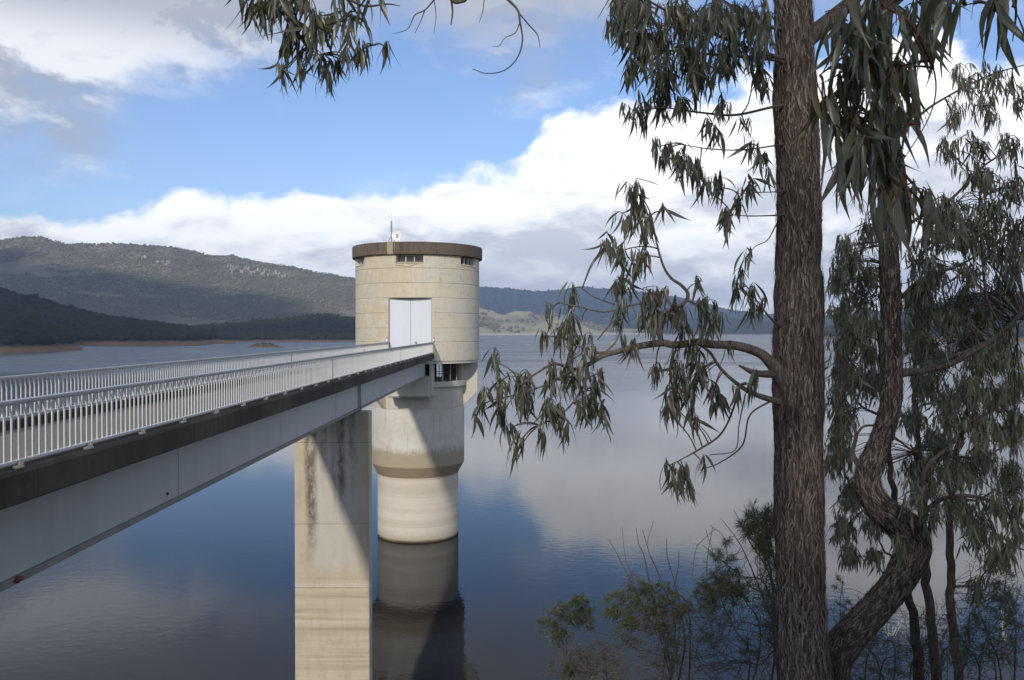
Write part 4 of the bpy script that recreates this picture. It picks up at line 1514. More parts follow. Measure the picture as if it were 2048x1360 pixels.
gum.limb([(1322, 688, 6.5, 15), (1320, 655, 6.45, 12), (1324, 628, 6.45, 11), (1345, 618, 6.45, 10), (1368, 606, 6.45, 10), (1376, 588, 6.42, 9), (1362, 570, 6.4, 8),
          (1342, 556, 6.4, 7), (1326, 530, 6.4, 6), (1312, 480, 6.4, 5), (1302, 430, 6.4, 4), (1285, 395, 6.4, 3)], n=10)
gum.limb([(1324, 628, 6.45, 8), (1290, 608, 6.4, 6), (1255, 612, 6.35, 5), (1210, 624, 6.3, 4), (1160, 614, 6.3, 4), (1120, 606, 6.25, 3)])
gum.limb([(1255, 612, 6.35, 4), (1215, 655, 6.3, 4), (1195, 680, 6.3, 3)])
gum.limb([(1240, 612, 6.33, 4), (1190, 595, 6.3, 3), (1160, 575, 6.3, 3), (1140, 578, 6.3, 2)])
gum.limb([(1580, 806, 6.96, 22), (1545, 800, 6.9, 16), (1500, 784, 6.8, 12), (1465, 760, 6.75, 9), (1440, 735, 6.7, 8), (1420, 705, 6.65, 7), (1400, 690, 6.6, 6)])
gum.limb([(1580, 742, 6.95, 30), (1540, 748, 6.85, 20), (1508, 745, 6.75, 15), (1478, 731, 6.7, 5)], name='dead_stub', mat='twig', n=9, nodes=False)
gum.limb([(1480, 772, 6.8, 6), (1462, 830, 6.7, 5), (1440, 870, 6.6, 5), (1405, 895, 6.5, 5), (1370, 915, 6.45, 3), (1340, 930, 6.4, 2.5)], mat='twig', n=7)
gum.limb([(1545, 800, 6.9, 5), (1500, 830, 6.8, 4), (1485, 890, 6.7, 4), (1440, 925, 6.6, 3), (1400, 940, 6.5, 2)], mat='twig', n=6, nodes=False)
gum.limb([(1490, 790, 6.8, 4), (1478, 850, 6.7, 3), (1470, 900, 6.7, 2.5), (1420, 910, 6.6, 2)], mat='twig', n=6, nodes=False)
gum.limb([(1585, 120, 6.95, 16), (1545, 112, 6.85, 12), (1480, 90, 6.7, 9), (1400, 55, 6.5, 7), (1330, 20, 6.35, 6), (1270, -10, 6.3, 4), (1230, 5, 6.3, 3)], mat='twig')
gum.limb([(1585, 128, 6.95, 12), (1540, 118, 6.85, 9), (1460, 112, 6.7, 7), (1380, 105, 6.5, 5), (1310, 100, 6.4, 4), (1260, 110, 6.35, 3)], mat='twig')
gum.limb([(1580, 60, 6.95, 12), (1530, 50, 6.85, 9), (1460, 10, 6.7, 7), (1400, -30, 6.6, 5)], mat='twig')
gum.limb([(1585, 208, 6.95, 10), (1545, 214, 6.85, 7), (1470, 230, 6.7, 6), (1400, 225, 6.55, 5), (1330, 215, 6.4, 3)], mat='twig')
gum.limb([(1585, 285, 6.95, 8), (1545, 292, 6.85, 4), (1480, 300, 6.7, 3), (1420, 298, 6.55, 3), (1370, 290, 6.5, 2)], mat='twig', n=7)
gum.limb([(1585, 428, 6.95, 8), (1545, 431, 6.85, 4), (1500, 432, 6.75, 3), (1465, 430, 6.7, 2)], mat='twig', n=7)
gum.limb([(1585, 380, 6.95, 8), (1545, 384, 6.85, 3), (1510, 385, 6.8, 2.5), (1475, 388, 6.75, 2)], mat='twig', n=6)
gum.limb([(1552, 450, 6.95, 4), (1535, 480, 6.85, 2.5), (1512, 492, 6.8, 2), (1500, 505, 6.8, 1.5)], mat='twig', n=6)
gum.limb([(1575, 660, 6.95, 12), (1545, 640, 6.85, 6), (1520, 610, 6.8, 4), (1495, 575, 6.75, 3), (1480, 562, 6.75, 2)], mat='twig', n=7)
# high limb reaching out to the left, over the view, and drooping back into the frame
gum.limb([(1600, 90, 7.0, 50), (1660, 40, 7.1, 40), (1720, -15, 7.2, 34), (1800, -120, 7.3, 28)], mat='bark', n=12, nodes=False)
gum.limb([(1575, -420, 7.0, 60), (1450, -470, 6.5, 52), (1250, -480, 5.8, 46), (1000, -380, 5.2, 42), (850, -230, 4.9, 34), (700, -110, 4.6, 26), (620, -30, 4.4, 16), (600, 20, 4.3, 10)], n=12)
gum.limb([(850, -230, 4.9, 22), (870, -100, 4.8, 17), (900, -8, 4.75, 14), (925, 2, 4.72, 10), (935, -8, 4.7, 8)], n=9, nodes=False)
gum.limb([(903, 0, 4.75, 7), (905, 25, 4.75, 5), (902, 50, 4.75, 3)], name='dead_twig', mat='twig', n=6, nodes=False)
gum.limb([(880, -60, 4.8, 12), (960, -40, 4.7, 9), (1010, -5, 4.65, 7), (1035, 20, 4.62, 6), (1040, 45, 4.6, 5), (1045, 80, 4.6, 4), (1035, 115, 4.6, 3.5), (1010, 140, 4.58, 3), (975, 147, 4.56, 2.5), (945, 138, 4.55, 2)], name='dead_twig', mat='twig', n=7, nodes=False)
gum.limb([(1037, 25, 4.62, 4), (1058, 50, 4.62, 3.5), (1075, 70, 4.62, 3), (1080, 95, 4.62, 1.5)], name='dead_twig', mat='twig', n=6, nodes=False)
gum.limb([(1040, 45, 4.6, 3), (1030, 66, 4.6, 2.5), (1010, 76, 4.6, 2), (998, 92, 4.6, 1.5), (985, 93, 4.6, 1)], name='dead_twig', mat='twig', n=6, nodes=False)
gum.limb([(872, -5, 4.8, 5), (850, 20, 4.78, 3.5), (830, 30, 4.78, 3), (815, 58, 4.78, 2), (785, 68, 4.78, 1)], name='dead_twig', mat='twig', n=6, nodes=False)
gum.limb([(850, 20, 4.78, 3), (840, 45, 4.78, 2), (830, 66, 4.78, 1.5)], name='dead_twig', mat='twig', n=6, nodes=False)
gum.limb([(868, 0, 4.8, 3), (872, 30, 4.78, 2), (868, 68, 4.78, 1)], name='dead_twig', mat='twig', n=6, nodes=False)
gum.limb([(970, -20, 4.7, 3), (966, 20, 4.7, 2), (958, 46, 4.7, 1)], name='dead_twig', mat='twig', n=6, nodes=False)
gum.limb([(620, -30, 4.4, 9), (690, -5, 4.3, 8), (730, 12, 4.3, 6), (775, 8, 4.3, 4), (800, 12, 4.3, 2)], mat='twig', n=7)
gum.limb([(690, -5, 4.3, 5), (720, 35, 4.25, 4), (740, 60, 4.25, 3), (745, 90, 4.25, 2)], mat='twig', n=6)
gum.limb([(610, -10, 4.35, 8), (590, 40, 4.2, 6), (610, 90, 4.15, 4), (640, 110, 4.15, 3)], mat='twig', n=6)

gum.leaf = (0.14, 0.24)
gum.cloud([(1255, 60, 45, 60), (1300, 100, 60, 75), (1360, 60, 60, 65), (1430, 50, 60, 55), (1490, 60, 50, 60), (1380, 130, 60, 50), (1450, 130, 55, 40), (1510, 120, 30, 45),
           (1530, 60, 22, 60), (1520, 170, 26, 26), (1275, 20, 60, 30), (1260, 150, 25, 40), (1330, 165, 45, 40), (1400, 175, 45, 35), (1235, 15, 20, 15)], 6.45, 0.35, 1.8)
gum.cloud([(1275, 235, 38, 38), (1320, 220, 35, 35), (1370, 215, 40, 30), (1440, 215, 28, 25), (1430, 270, 26, 30)], 6.5, 0.2, 1.15)
gum.cloud([(1325, 315, 26, 42), (1362, 330, 36, 45), (1400, 350, 26, 40), (1308, 300, 12, 16), (1415, 385, 12, 26), (1500, 310, 36, 14), (1520, 320, 18, 14)], 6.5, 0.2, 1.15)
gum.cloud([(1445, 385, 26, 32), (1475, 410, 25, 28), (1445, 455, 26, 40), (1515, 375, 26, 20), (1490, 525, 14, 18), (1540, 355, 14, 20), (1490, 255, 30, 20)], 6.7, 0.15, 1.0)
gum.cloud([(1265, 395, 36, 22), (1290, 410, 30, 25), (1255, 450, 34, 32), (1290, 470, 26, 38), (1205, 505, 24, 22), (1235, 515, 34, 34), (1275, 530, 35, 35), (1245, 570, 34, 30),
           (1290, 590, 36, 32), (1330, 425, 10, 14), (1395, 570, 24, 16), (1320, 600, 22, 20)], 6.4, 0.18, 1.1)
gum.cloud([(1150, 595, 28, 16), (1105, 622, 20, 14), (1150, 655, 48, 20), (1105, 680, 34, 22), (1160, 685, 34, 20), (1245, 640, 30, 34), (1300, 645, 40, 30), (1345, 635, 40, 32),
           (1400, 620, 40, 24), (1430, 640, 30, 22), (1240, 680, 12, 22), (1270, 690, 20, 26), (1365, 665, 26, 18), (1420, 670, 28, 14)], 6.4, 0.2, 1.1)
gum.cloud([(1000, 735, 28, 24), (985, 770, 26, 26), (965, 825, 22, 36), (1000, 835, 24, 32), (1040, 770, 34, 40), (1060, 810, 36, 44), (1105, 770, 38, 42), (1110, 830, 42, 42),
           (1155, 760, 36, 40), (1165, 820, 32, 40), (1205, 840, 18, 50), (1038, 890, 22, 24), (1028, 920, 10, 20), (1088, 905, 10, 32), (1130, 880, 24, 26), (1190, 790, 26, 36),
           (1210, 750, 16, 18), (1160, 715, 34, 22), (1020, 860, 18, 20)], 6.05, 0.22, 1.15)
gum.cloud([(1310, 745, 24, 18), (1345, 745, 32, 38), (1375, 780, 36, 44), (1345, 800, 26, 34), (1405, 760, 28, 36), (1425, 790, 24, 30), (1345, 830, 36, 22), (1385, 840, 18, 20),
           (1480, 800, 12, 24), (1440, 815, 16, 22), (1505, 775, 26, 24), (1390, 720, 36, 20), (1450, 700, 18, 18)], 6.6, 0.2, 1.2)
gum.cloud([(1345, 950, 24, 28), (1370, 955, 24, 28), (1350, 985, 10, 22), (1405, 930, 20, 14), (1375, 985, 8, 18), (1328, 935, 8, 12)], 6.45, 0.08, 1.15)
gum.cloud([(1475, 590, 18, 22), (1505, 590, 26, 26), (1525, 625, 22, 26), (1500, 640, 24, 22), (1480, 560, 10, 10)], 6.75, 0.1, 1.1)
gum.leaf = (0.15, 0.23)
gum.cloud([(500, 20, 34, 40), (540, 35, 38, 50), (585, 50, 40, 60), (640, 55, 40, 65), (690, 50, 34, 45), (740, 5, 34, 14), (600, 10, 60, 25), (680, 0, 60, 20)], 4.15, 0.18, 1.45, (6, 10))
gum.leaf = (0.10, 0.16)
gum.cloud([(565, 150, 22, 30), (605, 145, 28, 36), (650, 140, 30, 50), (690, 130, 26, 34), (730, 115, 24, 36), (768, 100, 12, 22), (655, 175, 14, 24)], 4.15, 0.12, 1.15, (6, 9))
gum.finish(300)

# ---- crooked tree right of it ---------------------------------------------
q = at(1640, 1480, 7.25)
gx, gy = q.x + 0.02, q.y + 0.12
crook = Tree('gum_tree', (gx, gy, ground_at(gx, gy)), 'crooked gum tree with a bent leaning trunk right of the straight trunk', 'tree', leaf=(0.10, 0.16), lv=LVF, mat_s=M['leaf_far'])
cp_px = [(1640, 1480, 7.25, 104), (1658, 1380, 7.22, 98), (1672, 1310, 7.2, 92), (1722, 1248, 7.2, 84), (1775, 1190, 7.2, 80), (1812, 1135, 7.2, 84), (1826, 1090, 7.2, 92), (1806, 1052, 7.2, 92),
         (1765, 1020, 7.25, 78), (1738, 980, 7.3, 66), (1738, 935, 7.35, 60), (1762, 880, 7.4, 56), (1780, 820, 7.4, 54), (1784, 740, 7.4, 53), (1782, 640, 7.4, 50), (1780, 540, 7.4, 47),
         (1776, 430, 7.4, 44), (1772, 300, 7.4, 42), (1768, 160, 7.4, 38), (1775, 0, 7.4, 34), (1790, -160, 7.4, 28)]
CP = [(gx, gy, ground_at(gx, gy) - 0.25, 0.32), (gx, gy, ground_at(gx, gy) + 0.5, 0.25)] + [(*at(a, b_, d), wd * (0.72 if b_ > 1000 else 0.74) * d / F / 2) for a, b_, d, wd in cp_px]
CS = spline(CP, 12)
_, grid = bark_trunk(crook, CS, M['bark2'], 60, 0.012, seed=40.)
bark_flakes(crook, grid, 5000, M['flake'], 0.014, 0.02, 0.09)
crook.nodes += [tuple(s[:3]) for s in CS[::5] if s[2] > EYE - 1.7]
crook.limb([(1785, 752, 7.4, 30), (1810, 745, 7.4, 22), (1850, 741, 7.4, 17), (1900, 728, 7.4, 15), (1950, 700, 7.35, 14), (1990, 675, 7.3, 13), (2030, 640, 7.25, 11), (2080, 590, 7.2, 10)], n=10)
crook.limb([(1850, 741, 7.4, 8), (1900, 715, 7.5, 6), (1960, 690, 7.5, 5), (2048, 640, 7.5, 4)], n=7)
crook.limb([(1738, 950, 7.35, 22), (1718, 930, 7.4, 16), (1705, 905, 7.45, 12), (1712, 870, 7.5, 9), (1700, 840, 7.6, 6), (1670, 815, 7.7, 4)], n=8)
crook.limb([(1712, 870, 7.5, 6), (1730, 852, 7.5, 6), (1765, 855, 7.5, 6), (1790, 875, 7.5, 5), (1830, 905, 7.5, 4)], n=7)
crook.limb([(1830, 1080, 7.2, 18), (1850, 1000, 7.2, 14), (1850, 940, 7.2, 11), (1900, 890, 7.2, 9), (1930, 850, 7.2, 7), (1990, 820, 7.2, 5)], n=8)
crook.limb([(1820, 1060, 7.2, 16), (1880, 1000, 7.1, 11), (1960, 995, 7.0, 9), (2020, 1030, 6.9, 8), (2070, 1070, 6.8, 7)], n=8)
crook.limb([(1960, 995, 7.0, 6), (2000, 1080, 6.9, 5), (2050, 1100, 6.8, 4)], n=7)
crook.limb([(1778, 480, 7.4, 12), (1830, 440, 7.3, 9), (1900, 400, 7.2, 7), (1970, 330, 7.1, 5), (2040, 290, 7.0, 4)], mat='twig', n=7)
crook.limb([(1780, 620, 7.4, 10), (1840, 560, 7.3, 8), (1920, 530, 7.2, 6), (2000, 480, 7.1, 5), (2048, 440, 7.0, 4)], mat='twig', n=7)
crook.limb([(1960, 400, 7.2, 8), (1965, 520, 7.2, 7), (1975, 600, 7.2, 6), (2000, 650, 7.2, 5), (2012, 690, 7.2, 4)], mat='twig', n=7)
crook.limb([(2000, 480, 7.1, 7), (2025, 540, 7.1, 6), (2050, 600, 7.1, 6)], mat='twig', n=7)
crook.limb([(1772, 300, 7.4, 9), (1840, 230, 7.3, 7), (1900, 190, 7.2, 5), (1980, 150, 7.1, 4), (2048, 130, 7.0, 3)], mat='twig', n=7)
crook.cloud([(1930, 180, 40, 40), (1990, 170, 40, 34), (1910, 240, 40, 30), (1975, 240, 44, 36), (2030, 210, 30, 40), (1950, 300, 48, 34), (2020, 300, 34, 44), (1900, 320, 34, 34)], 7.2, 0.4, 0.85)
crook.cloud([(1960, 370, 50, 40), (2025, 390, 34, 44), (1900, 430, 48, 40), (1985, 440, 44, 40), (2030, 470, 28, 40), (1930, 490, 54, 40), (1870, 490, 38, 36), (1995, 520, 40, 34),
             (1860, 560, 44, 30), (1930, 560, 44, 30), (2030, 550, 26, 30)], 7.3, 0.4, 1.2)
crook.cloud([(1700, 530, 36, 34), (1680, 580, 30, 34), (1735, 560, 28, 36), (1690, 500, 30, 22), (1840, 600, 44, 34), (1900, 640, 44, 34), (1970, 640, 34, 28), (1830, 660, 30, 30)], 7.7, 0.35, 1.5)
crook.cloud([(1990, 800, 50, 40), (1930, 790, 44, 40), (1970, 880, 50, 40), (2030, 860, 30, 46), (1900, 860, 44, 40)], 7.2, 0.3, 1.0)
crook.leaf = (0.13, 0.19)
crook.cloud([(1830, 1010, 36, 50), (1870, 1060, 36, 40), (1950, 1080, 46, 46), (2010, 1110, 34, 46), (1990, 1020, 40, 34), (1920, 970, 40, 36), (1800, 1110, 30, 36), (1960, 1190, 40, 30),
             (2035, 1040, 26, 40)], 6.7, 0.3, 1.1)
crook.leaf = (0.09, 0.15)
crook.cloud([(1720, 620, 50, 60), (1700, 700, 44, 60), (1850, 640, 50, 50), (1930, 620, 60, 50), (2000, 600, 46, 50), (1850, 720, 46, 50), (1930, 700, 50, 40), (2010, 700, 40, 46), (1860, 800, 50, 46),
             (1680, 820, 36, 50), (1720, 780, 36, 40), (1880, 920, 50, 40), (1960, 960, 50, 36), (2020, 1000, 36, 50), (1690, 1010, 36, 46), (1760, 930, 24, 40), (1690, 560, 40, 60), (1740, 480, 36, 50), (1840, 540, 40, 50), (1960, 480, 60, 50), (2030, 520, 30, 60), (1900, 470, 50, 50),
             (1830, 960, 44, 40), (2030, 880, 30, 60), (1950, 1060, 50, 40), (2030, 1090, 30, 50), (1680, 900, 36, 50), (1860, 1000, 40, 40)], 8.6, 0.7, 0.95)
crook.finish(300)

# ---- close overhanging branch in the upper right --------------------------
q = Vector((3.3, 1.2, 0))
near = Tree('gum_tree', (q.x, q.y, ground_at(q.x, q.y)), 'close gum branch with big dark hanging leaves in the upper right corner', 'tree', leaf=(0.15, 0.24), twig_mat='twig_red')
NTK = [(q.x, q.y, ground_at(q.x, q.y) - 0.2, 0.30), (q.x + 0.05, q.y, EYE - 1.0, 0.22), (q.x + 0.1, q.y + 0.02, EYE + 1.0, 0.19), (q.x + 0.05, q.y, EYE + 3.0, 0.16), (q.x, q.y + 0.1, EYE + 5.0, 0.10)]
NS = spline(NTK, 14)
bark_trunk(near, NS, M['bark'], 40, 0.012, seed=70.)
b3 = [(q.x, q.y + 0.02, EYE + 2.2, 0.08), (2.6, 1.7, EYE + 1.9, 0.05)]
b3 += [(*at(2000, -110, 2.7), 0.018), (*at(1880, -40, 2.8), 0.010), (*at(1790, 0, 2.9), 0.007), (*at(1740, 60, 2.95), 0.005), (*at(1690, 110, 3.0), 0.004), (*at(1640, 150, 3.0), 0.003)]
near.limb(b3, mat='twig_red', px=False, n=8)
near.limb([(1880, -40, 2.8, 8), (1830, 60, 2.8, 5), (1790, 120, 2.85, 4), (1760, 200, 2.9, 3), (1740, 270, 2.9, 2)], mat='twig_red', n=7)
near.limb([(1830, 60, 2.8, 5), (1870, 150, 2.9, 4), (1860, 230, 2.95, 3), (1800, 330, 3.0, 2)], mat='twig_red', n=7)
near.limb([(2000, -110, 2.7, 12), (1990, -40, 2.4, 8), (1960, 0, 2.3, 5), (1930, 10, 2.3, 3)], mat='twig_red', n=7)
near.limb([(1990, -40, 2.4, 8), (2040, -10, 2.2, 6), (2080, 20, 2.1, 4)], mat='twig_red', n=7)
near.cloud([(1700, 160, 50, 60), (1740, 110, 50, 70), (1660, 230, 46, 50), (1710, 260, 46, 60), (1760, 230, 50, 70), (1800, 150, 46, 60), (1740, 340, 44, 60), (1790, 330, 44, 70),
            (1690, 330, 36, 56), (1830, 80, 50, 60), (1810, 410, 46, 50), (1770, 440, 40, 40), (1860, 430, 30, 40), (1680, 60, 50, 40)], 2.95, 0.17, 2.1, (4, 7), 0.25)
near.cloud([(1760, 20, 60, 40), (1850, 10, 50, 50), (1840, 260, 24, 40)], 2.8, 0.12, 1.6, (4, 7), 0.25)
near.leaf = (0.19, 0.27)
near.cloud([(1920, 10, 40, 40), (1975, 20, 36, 44), (2025, 30, 34, 50), (2000, -20, 60, 30)], 2.25, 0.08, 1.35, (4, 6), 0.28)
near.finish(300)

# ---- saplings further down the bank -----------------------------------------
sap_specs = [
    ('gum sapling whose foliage fills the gap between the straight and the crooked trunk', 10.5, [(1842, 1500, 22), (1838, 1360, 21), (1828, 1250, 18), (1815, 1180, 16), (1805, 1090, 14), (1785, 980, 12), (1770, 850, 9), (1760, 720, 7), (1750, 620, 5)],
     [(1690, 700, 40, 34), (1730, 660, 34, 30), (1690, 770, 44, 40), (1745, 780, 26, 40), (1680, 640, 34, 28), (1690, 850, 40, 36), (1740, 720, 30, 30), (1680, 930, 36, 34), (1710, 1000, 34, 28),
      (1690, 1070, 36, 34), (1745, 1060, 28, 30), (1700, 1120, 30, 24), (1750, 1120, 26, 26), (1680, 740, 30, 24)]),
    ('slender gum sapling just right of the crooked trunk, middle of three saplings', 11.5, [(1880, 1500, 22), (1872, 1360, 20), (1862, 1240, 18), (1850, 1130, 16), (1842, 1000, 13), (1835, 880, 10), (1830, 760, 8), (1840, 650, 5)],
     [(1830, 700, 34, 34), (1850, 780, 36, 36), (1830, 850, 34, 34), (1880, 730, 34, 30), (1870, 900, 36, 34), (1840, 950, 30, 30), (1900, 820, 30, 34), (1900, 950, 34, 30), (1830, 620, 30, 26)]),
    ('gum sapling with loose foliage at the right edge of the view', 12.0, [(1925, 1500, 20), (1918, 1360, 18), (1905, 1240, 17), (1902, 1130, 15), (1898, 1000, 13), (1920, 880, 11), (1950, 780, 9), (1980, 700, 6)],
     [(1960, 740, 44, 34), (2010, 730, 34, 36), (1940, 800, 40, 34), (2000, 810, 40, 36), (2035, 780, 24, 40), (1960, 860, 40, 32), (2020, 880, 34, 36), (1960, 930, 40, 30), (2025, 960, 30, 36),
      (1920, 1030, 36, 30), (1990, 1130, 40, 30), (1980, 700, 40, 24), (1930, 690, 40, 24)]),
]
for lab, d, stem, fol in sap_specs:
    q = at(stem[0][0], stem[0][1], d)
    gz = ground_at(q.x, q.y)
    tr = Tree('gum_sapling', (q.x, q.y, gz), lab, 'tree', 'gum saplings on the bank below', leaf=(0.12, 0.19), lv=LVF, mat_s=M['leaf_far'])
    pts = [(q.x, q.y, min(gz - 0.2, q.z - 0.5), 0.09)] + [(*at(a, b_, d), wd * d / F / 2) for a, b_, wd in stem]
    tr.limb(pts, 'trunk', 'bark2', 10, 6, px=False, wob=0.04)
    for (cx, cy, rx, ry) in fol[::2]:
        j = int(np.argmin(((np.array(tr.nodes) - np.array(at(cx, cy + 60, d))) ** 2).sum(1)))
        p0 = Vector(tr.nodes[j])
        p1 = at(cx, cy, d + rng.normal(0, 0.4))
        mid = p0.lerp(p1, 0.5) + Vector((0, 0, -0.12))
        tr.limb([(*p0, 0.022), (*mid, 0.016), (*p1, 0.007)], 'branch', 'twig', 7, 5, px=False, wob=0.05)
    tr.cloud(fol, d, 0.7, 2.4, (6, 10))
    tr.finish(220)

# ---- low shrubs on the bank ---------------------------------------------------
def mat_needle():
    cols = [(0.062, 0.082, 0.034), (0.09, 0.108, 0.046), (0.052, 0.066, 0.03), (0.11, 0.115, 0.055)]
    return mat_leaf('needle_leaf', cols, False, 0.5)


M['needle'] = mat_needle()


def shrub(label, d, stems, tufts, base_px, bare=8, nlen=(0.05, 0.11)):
    q = at(base_px[0], base_px[1], d)
    gz = ground_at(q.x, q.y)
    root = empty('shrub', (q.x, q.y, gz))
    tag(root, label, 'shrub', 'shrubs on the bank by the water')
    base = Vector((q.x, q.y, gz - 0.1))
    nodes = []
    for st_pts in stems:
        P = [(*base, 0.018), (*(base.lerp(at(st_pts[0][0], st_pts[0][1], d), 0.6) + Vector(rng.normal(0, 0.25, 3))), 0.012)]
        dj = d + rng.normal(0, 0.35)
        for i, (a, b_) in enumerate(st_pts):
            P.append((*at(a, b_, dj), max(0.0028, 0.009 * (1 - i / len(st_pts)))))
        S = spline(P, 6)
        nodes += [tuple(s[:3]) for s in S[8:]]
        MB().tube([s[:3] for s in S], [s[3] for s in S], 6).build('stem', M['twig'], root, True)
    N = np.array(nodes)
    tw = MB()
    Vs, Fs, T, o = [], [], [], 0
    for (cx, cy, rx, ry, cnt) in tufts:
        for _ in range(int(cnt * 2.0)):
            rr = math.sqrt(rng.uniform())
            a_ = rng.uniform(0, 2 * math.pi)
            p = at(cx + 1.35 * rx * rr * math.cos(a_), cy + 1.3 * ry * rr * math.sin(a_), d + rng.normal(0, 0.4))
            j = int(np.argmin(((N - np.array(p)) ** 2).sum(1)))
            b0 = Vector(N[j])
            ln = p - b0
            if ln.length > 1.1:
                b0 = p - ln.normalized() * 1.1
            mid = b0.lerp(p, 0.5) + Vector((0, 0, -0.06 * ln.length)) + Vector(rng.normal(0, 0.03, 3))
            S = spline([tuple(b0), tuple(mid), tuple(p)], 3)
            tw.tube([tuple(s) for s in S], 0.003, 4, False)
            tint_ = rng.uniform(0, 1)
            for _k in range(int(rng.integers(18, 70))):
                t = rng.uniform(0.35, 1.0)
                c = np.array(mid.lerp(p, t))
                dr = np.array((p - mid).normalized()) * 0.7 + rng.normal(0, 0.55, 3) + np.array((0, 0, 0.35))
                dr /= np.linalg.norm(dr)
                L = rng.uniform(*nlen)
                sdv = np.cross(dr, rng.normal(0, 1, 3))
                sdv /= np.linalg.norm(sdv) + 1e-6
                wd = 0.0027
                e = c + dr * L + np.array((0, 0, -0.2 * L))
                m_ = c + dr * L * 0.5
                Vs += [c, m_ + sdv * wd, e, m_ - sdv * wd]
                Fs.append((o, o + 1, o + 2, o + 3))
                T += [min(1, max(0, tint_ + rng.normal(0, 0.15)))] * 4
                o += 4
    x0, x1, y0, y1 = bare if isinstance(bare, tuple) else (base_px[0] - 100, base_px[0] + 100, 1180, 1340)
    for _ in range(150):
        p = at(rng.uniform(x0, x1), rng.uniform(y0, y1), d + rng.normal(0, 0.3))
        j = int(rng.integers(0, len(N)))
        cand = N[rng.integers(0, len(N), 12)]
        b0 = Vector(cand[int(np.argmin(((cand - np.array(p)) ** 2).sum(1)))])
        mid = b0.lerp(p, 0.5) + Vector(rng.normal(0, 0.08, 3))
        S = spline([tuple(b0), tuple(mid), tuple(p)], 4)
        tw.tube([tuple(s) for s in S], 0.0026, 4, False)
        for _k in range(int(rng.integers(0, 14))):
            c = S[int(rng.integers(4, len(S)))]
            dr = rng.normal(0, 0.7, 3) + np.array((0, 0, 0.5))
            dr /= np.linalg.norm(dr)
            L = rng.uniform(*nlen)
            sdv = np.cross(dr, rng.normal(0, 1, 3))
            sdv /= np.linalg.norm(sdv) + 1e-6
            Vs += [c, c + dr * L * 0.5 + sdv * 0.0027, c + dr * L + np.array((0, 0, -0.2 * L)), c + dr * L * 0.5 - sdv * 0.0027]
            Fs.append((o, o + 1, o + 2, o + 3))
            T += [rng.uniform()] * 4
            o += 4
    tag(tw.build('twigs', M['twig'], root, True), kind='stuff')
    tag(fast_mesh('foliage', np.array(Vs), np.array(Fs), M['needle'], root, False, np.array(T)), kind='stuff')


shrub('low feathery shrub at the bottom, leftmost of the shrubs beside the pier', 9.5,
      [[(1180, 1345), (1160, 1310), (1135, 1275), (1120, 1240), (1105, 1225)], [(1210, 1320), (1195, 1280), (1175, 1255), (1165, 1215), (1163, 1195)], [(1150, 1380), (1140, 1350), (1135, 1340)]],
      [(1120, 1245, 34, 26, 15), (1150, 1225, 34, 24, 14), (1100, 1260, 18, 18, 8), (1165, 1205, 10, 16, 6), (1180, 1235, 12, 18, 4), (1135, 1345, 12, 12, 5), (1092, 1340, 12, 10, 2)], (1260, 1560), (1130, 1260, 1290, 1370))
shrub('wide feathery shrub with bare twigs sticking up, left of the straight trunk', 9.0,
      [[(1340, 1330), (1300, 1240), (1270, 1180), (1245, 1130), (1230, 1100), (1216, 1078)], [(1330, 1300), (1310, 1200), (1288, 1165), (1260, 1140), (1250, 1110), (1244, 1055)], [(1350, 1290), (1320, 1160), (1300, 1110), (1285, 1060)],
       [(1370, 1280), (1345, 1190), (1330, 1170), (1310, 1130), (1295, 1090), (1307, 1042)], [(1360, 1250), (1350, 1170), (1335, 1115), (1333, 1075)], [(1380, 1240), (1352, 1180), (1357, 1130), (1358, 1100)], [(1320, 1270), (1290, 1120), (1278, 1090), (1272, 1055)]],
      [(1240, 1220, 34, 24, 12), (1275, 1200, 34, 24, 14), (1310, 1190, 30, 22, 13), (1330, 1235, 26, 26, 10), (1290, 1240, 36, 24, 10), (1245, 1260, 20, 30, 8), (1220, 1235, 12, 14, 5), (1360, 1210, 18, 18, 4), (1340, 1300, 14, 20, 4), (1370, 1225, 14, 20, 3)], (1390, 1560), (1230, 1450, 1230, 1370))
shrub('dark feathery shrub close against the left of the straight trunk', 8.4,
      [[(1500, 1330), (1470, 1260), (1440, 1190), (1430, 1120), (1412, 1060)], [(1520, 1300), (1490, 1200), (1460, 1160), (1450, 1080), (1420, 1050)], [(1540, 1230), (1500, 1130), (1475, 1080), (1440, 1035)], [(1545, 1170), (1520, 1100), (1490, 1060), (1468, 1020)],
       [(1550, 1290), (1510, 1250), (1470, 1245), (1440, 1250)], [(1540, 1190), (1480, 1150), (1430, 1110), (1405, 1090)], [(1545, 1230), (1530, 1190), (1490, 1170)], [(1555, 1320), (1520, 1330), (1480, 1320), (1440, 1330)]],
      [(1420, 1175, 26, 24, 10), (1450, 1165, 26, 26, 11), (1445, 1200, 30, 26, 9), (1480, 1190, 18, 24, 7), (1405, 1200, 16, 20, 6), (1455, 1105, 14, 18, 4), (1430, 1115, 8, 10, 2), (1500, 1300, 14, 20, 3), (1410, 1290, 14, 20, 3)], (1530, 1560), (1380, 1550, 1150, 1370))
shrub('small shrub with long narrow leaves peeping out left of the straight trunk', 8.0,
      [[(1560, 1300), (1550, 1200), (1530, 1120), (1515, 1070), (1505, 1030)], [(1560, 1250), (1548, 1120), (1535, 1060), (1530, 1040)], [(1555, 1200), (1500, 1085), (1485, 1060)]],
      [(1525, 1060, 18, 26, 14), (1540, 1040, 10, 20, 7), (1502, 1025, 7, 10, 3), (1490, 1060, 8, 10, 3), (1532, 1095, 12, 14, 6)], (1590, 1560), (1520, 1560, 1100, 1300), nlen=(0.08, 0.15))
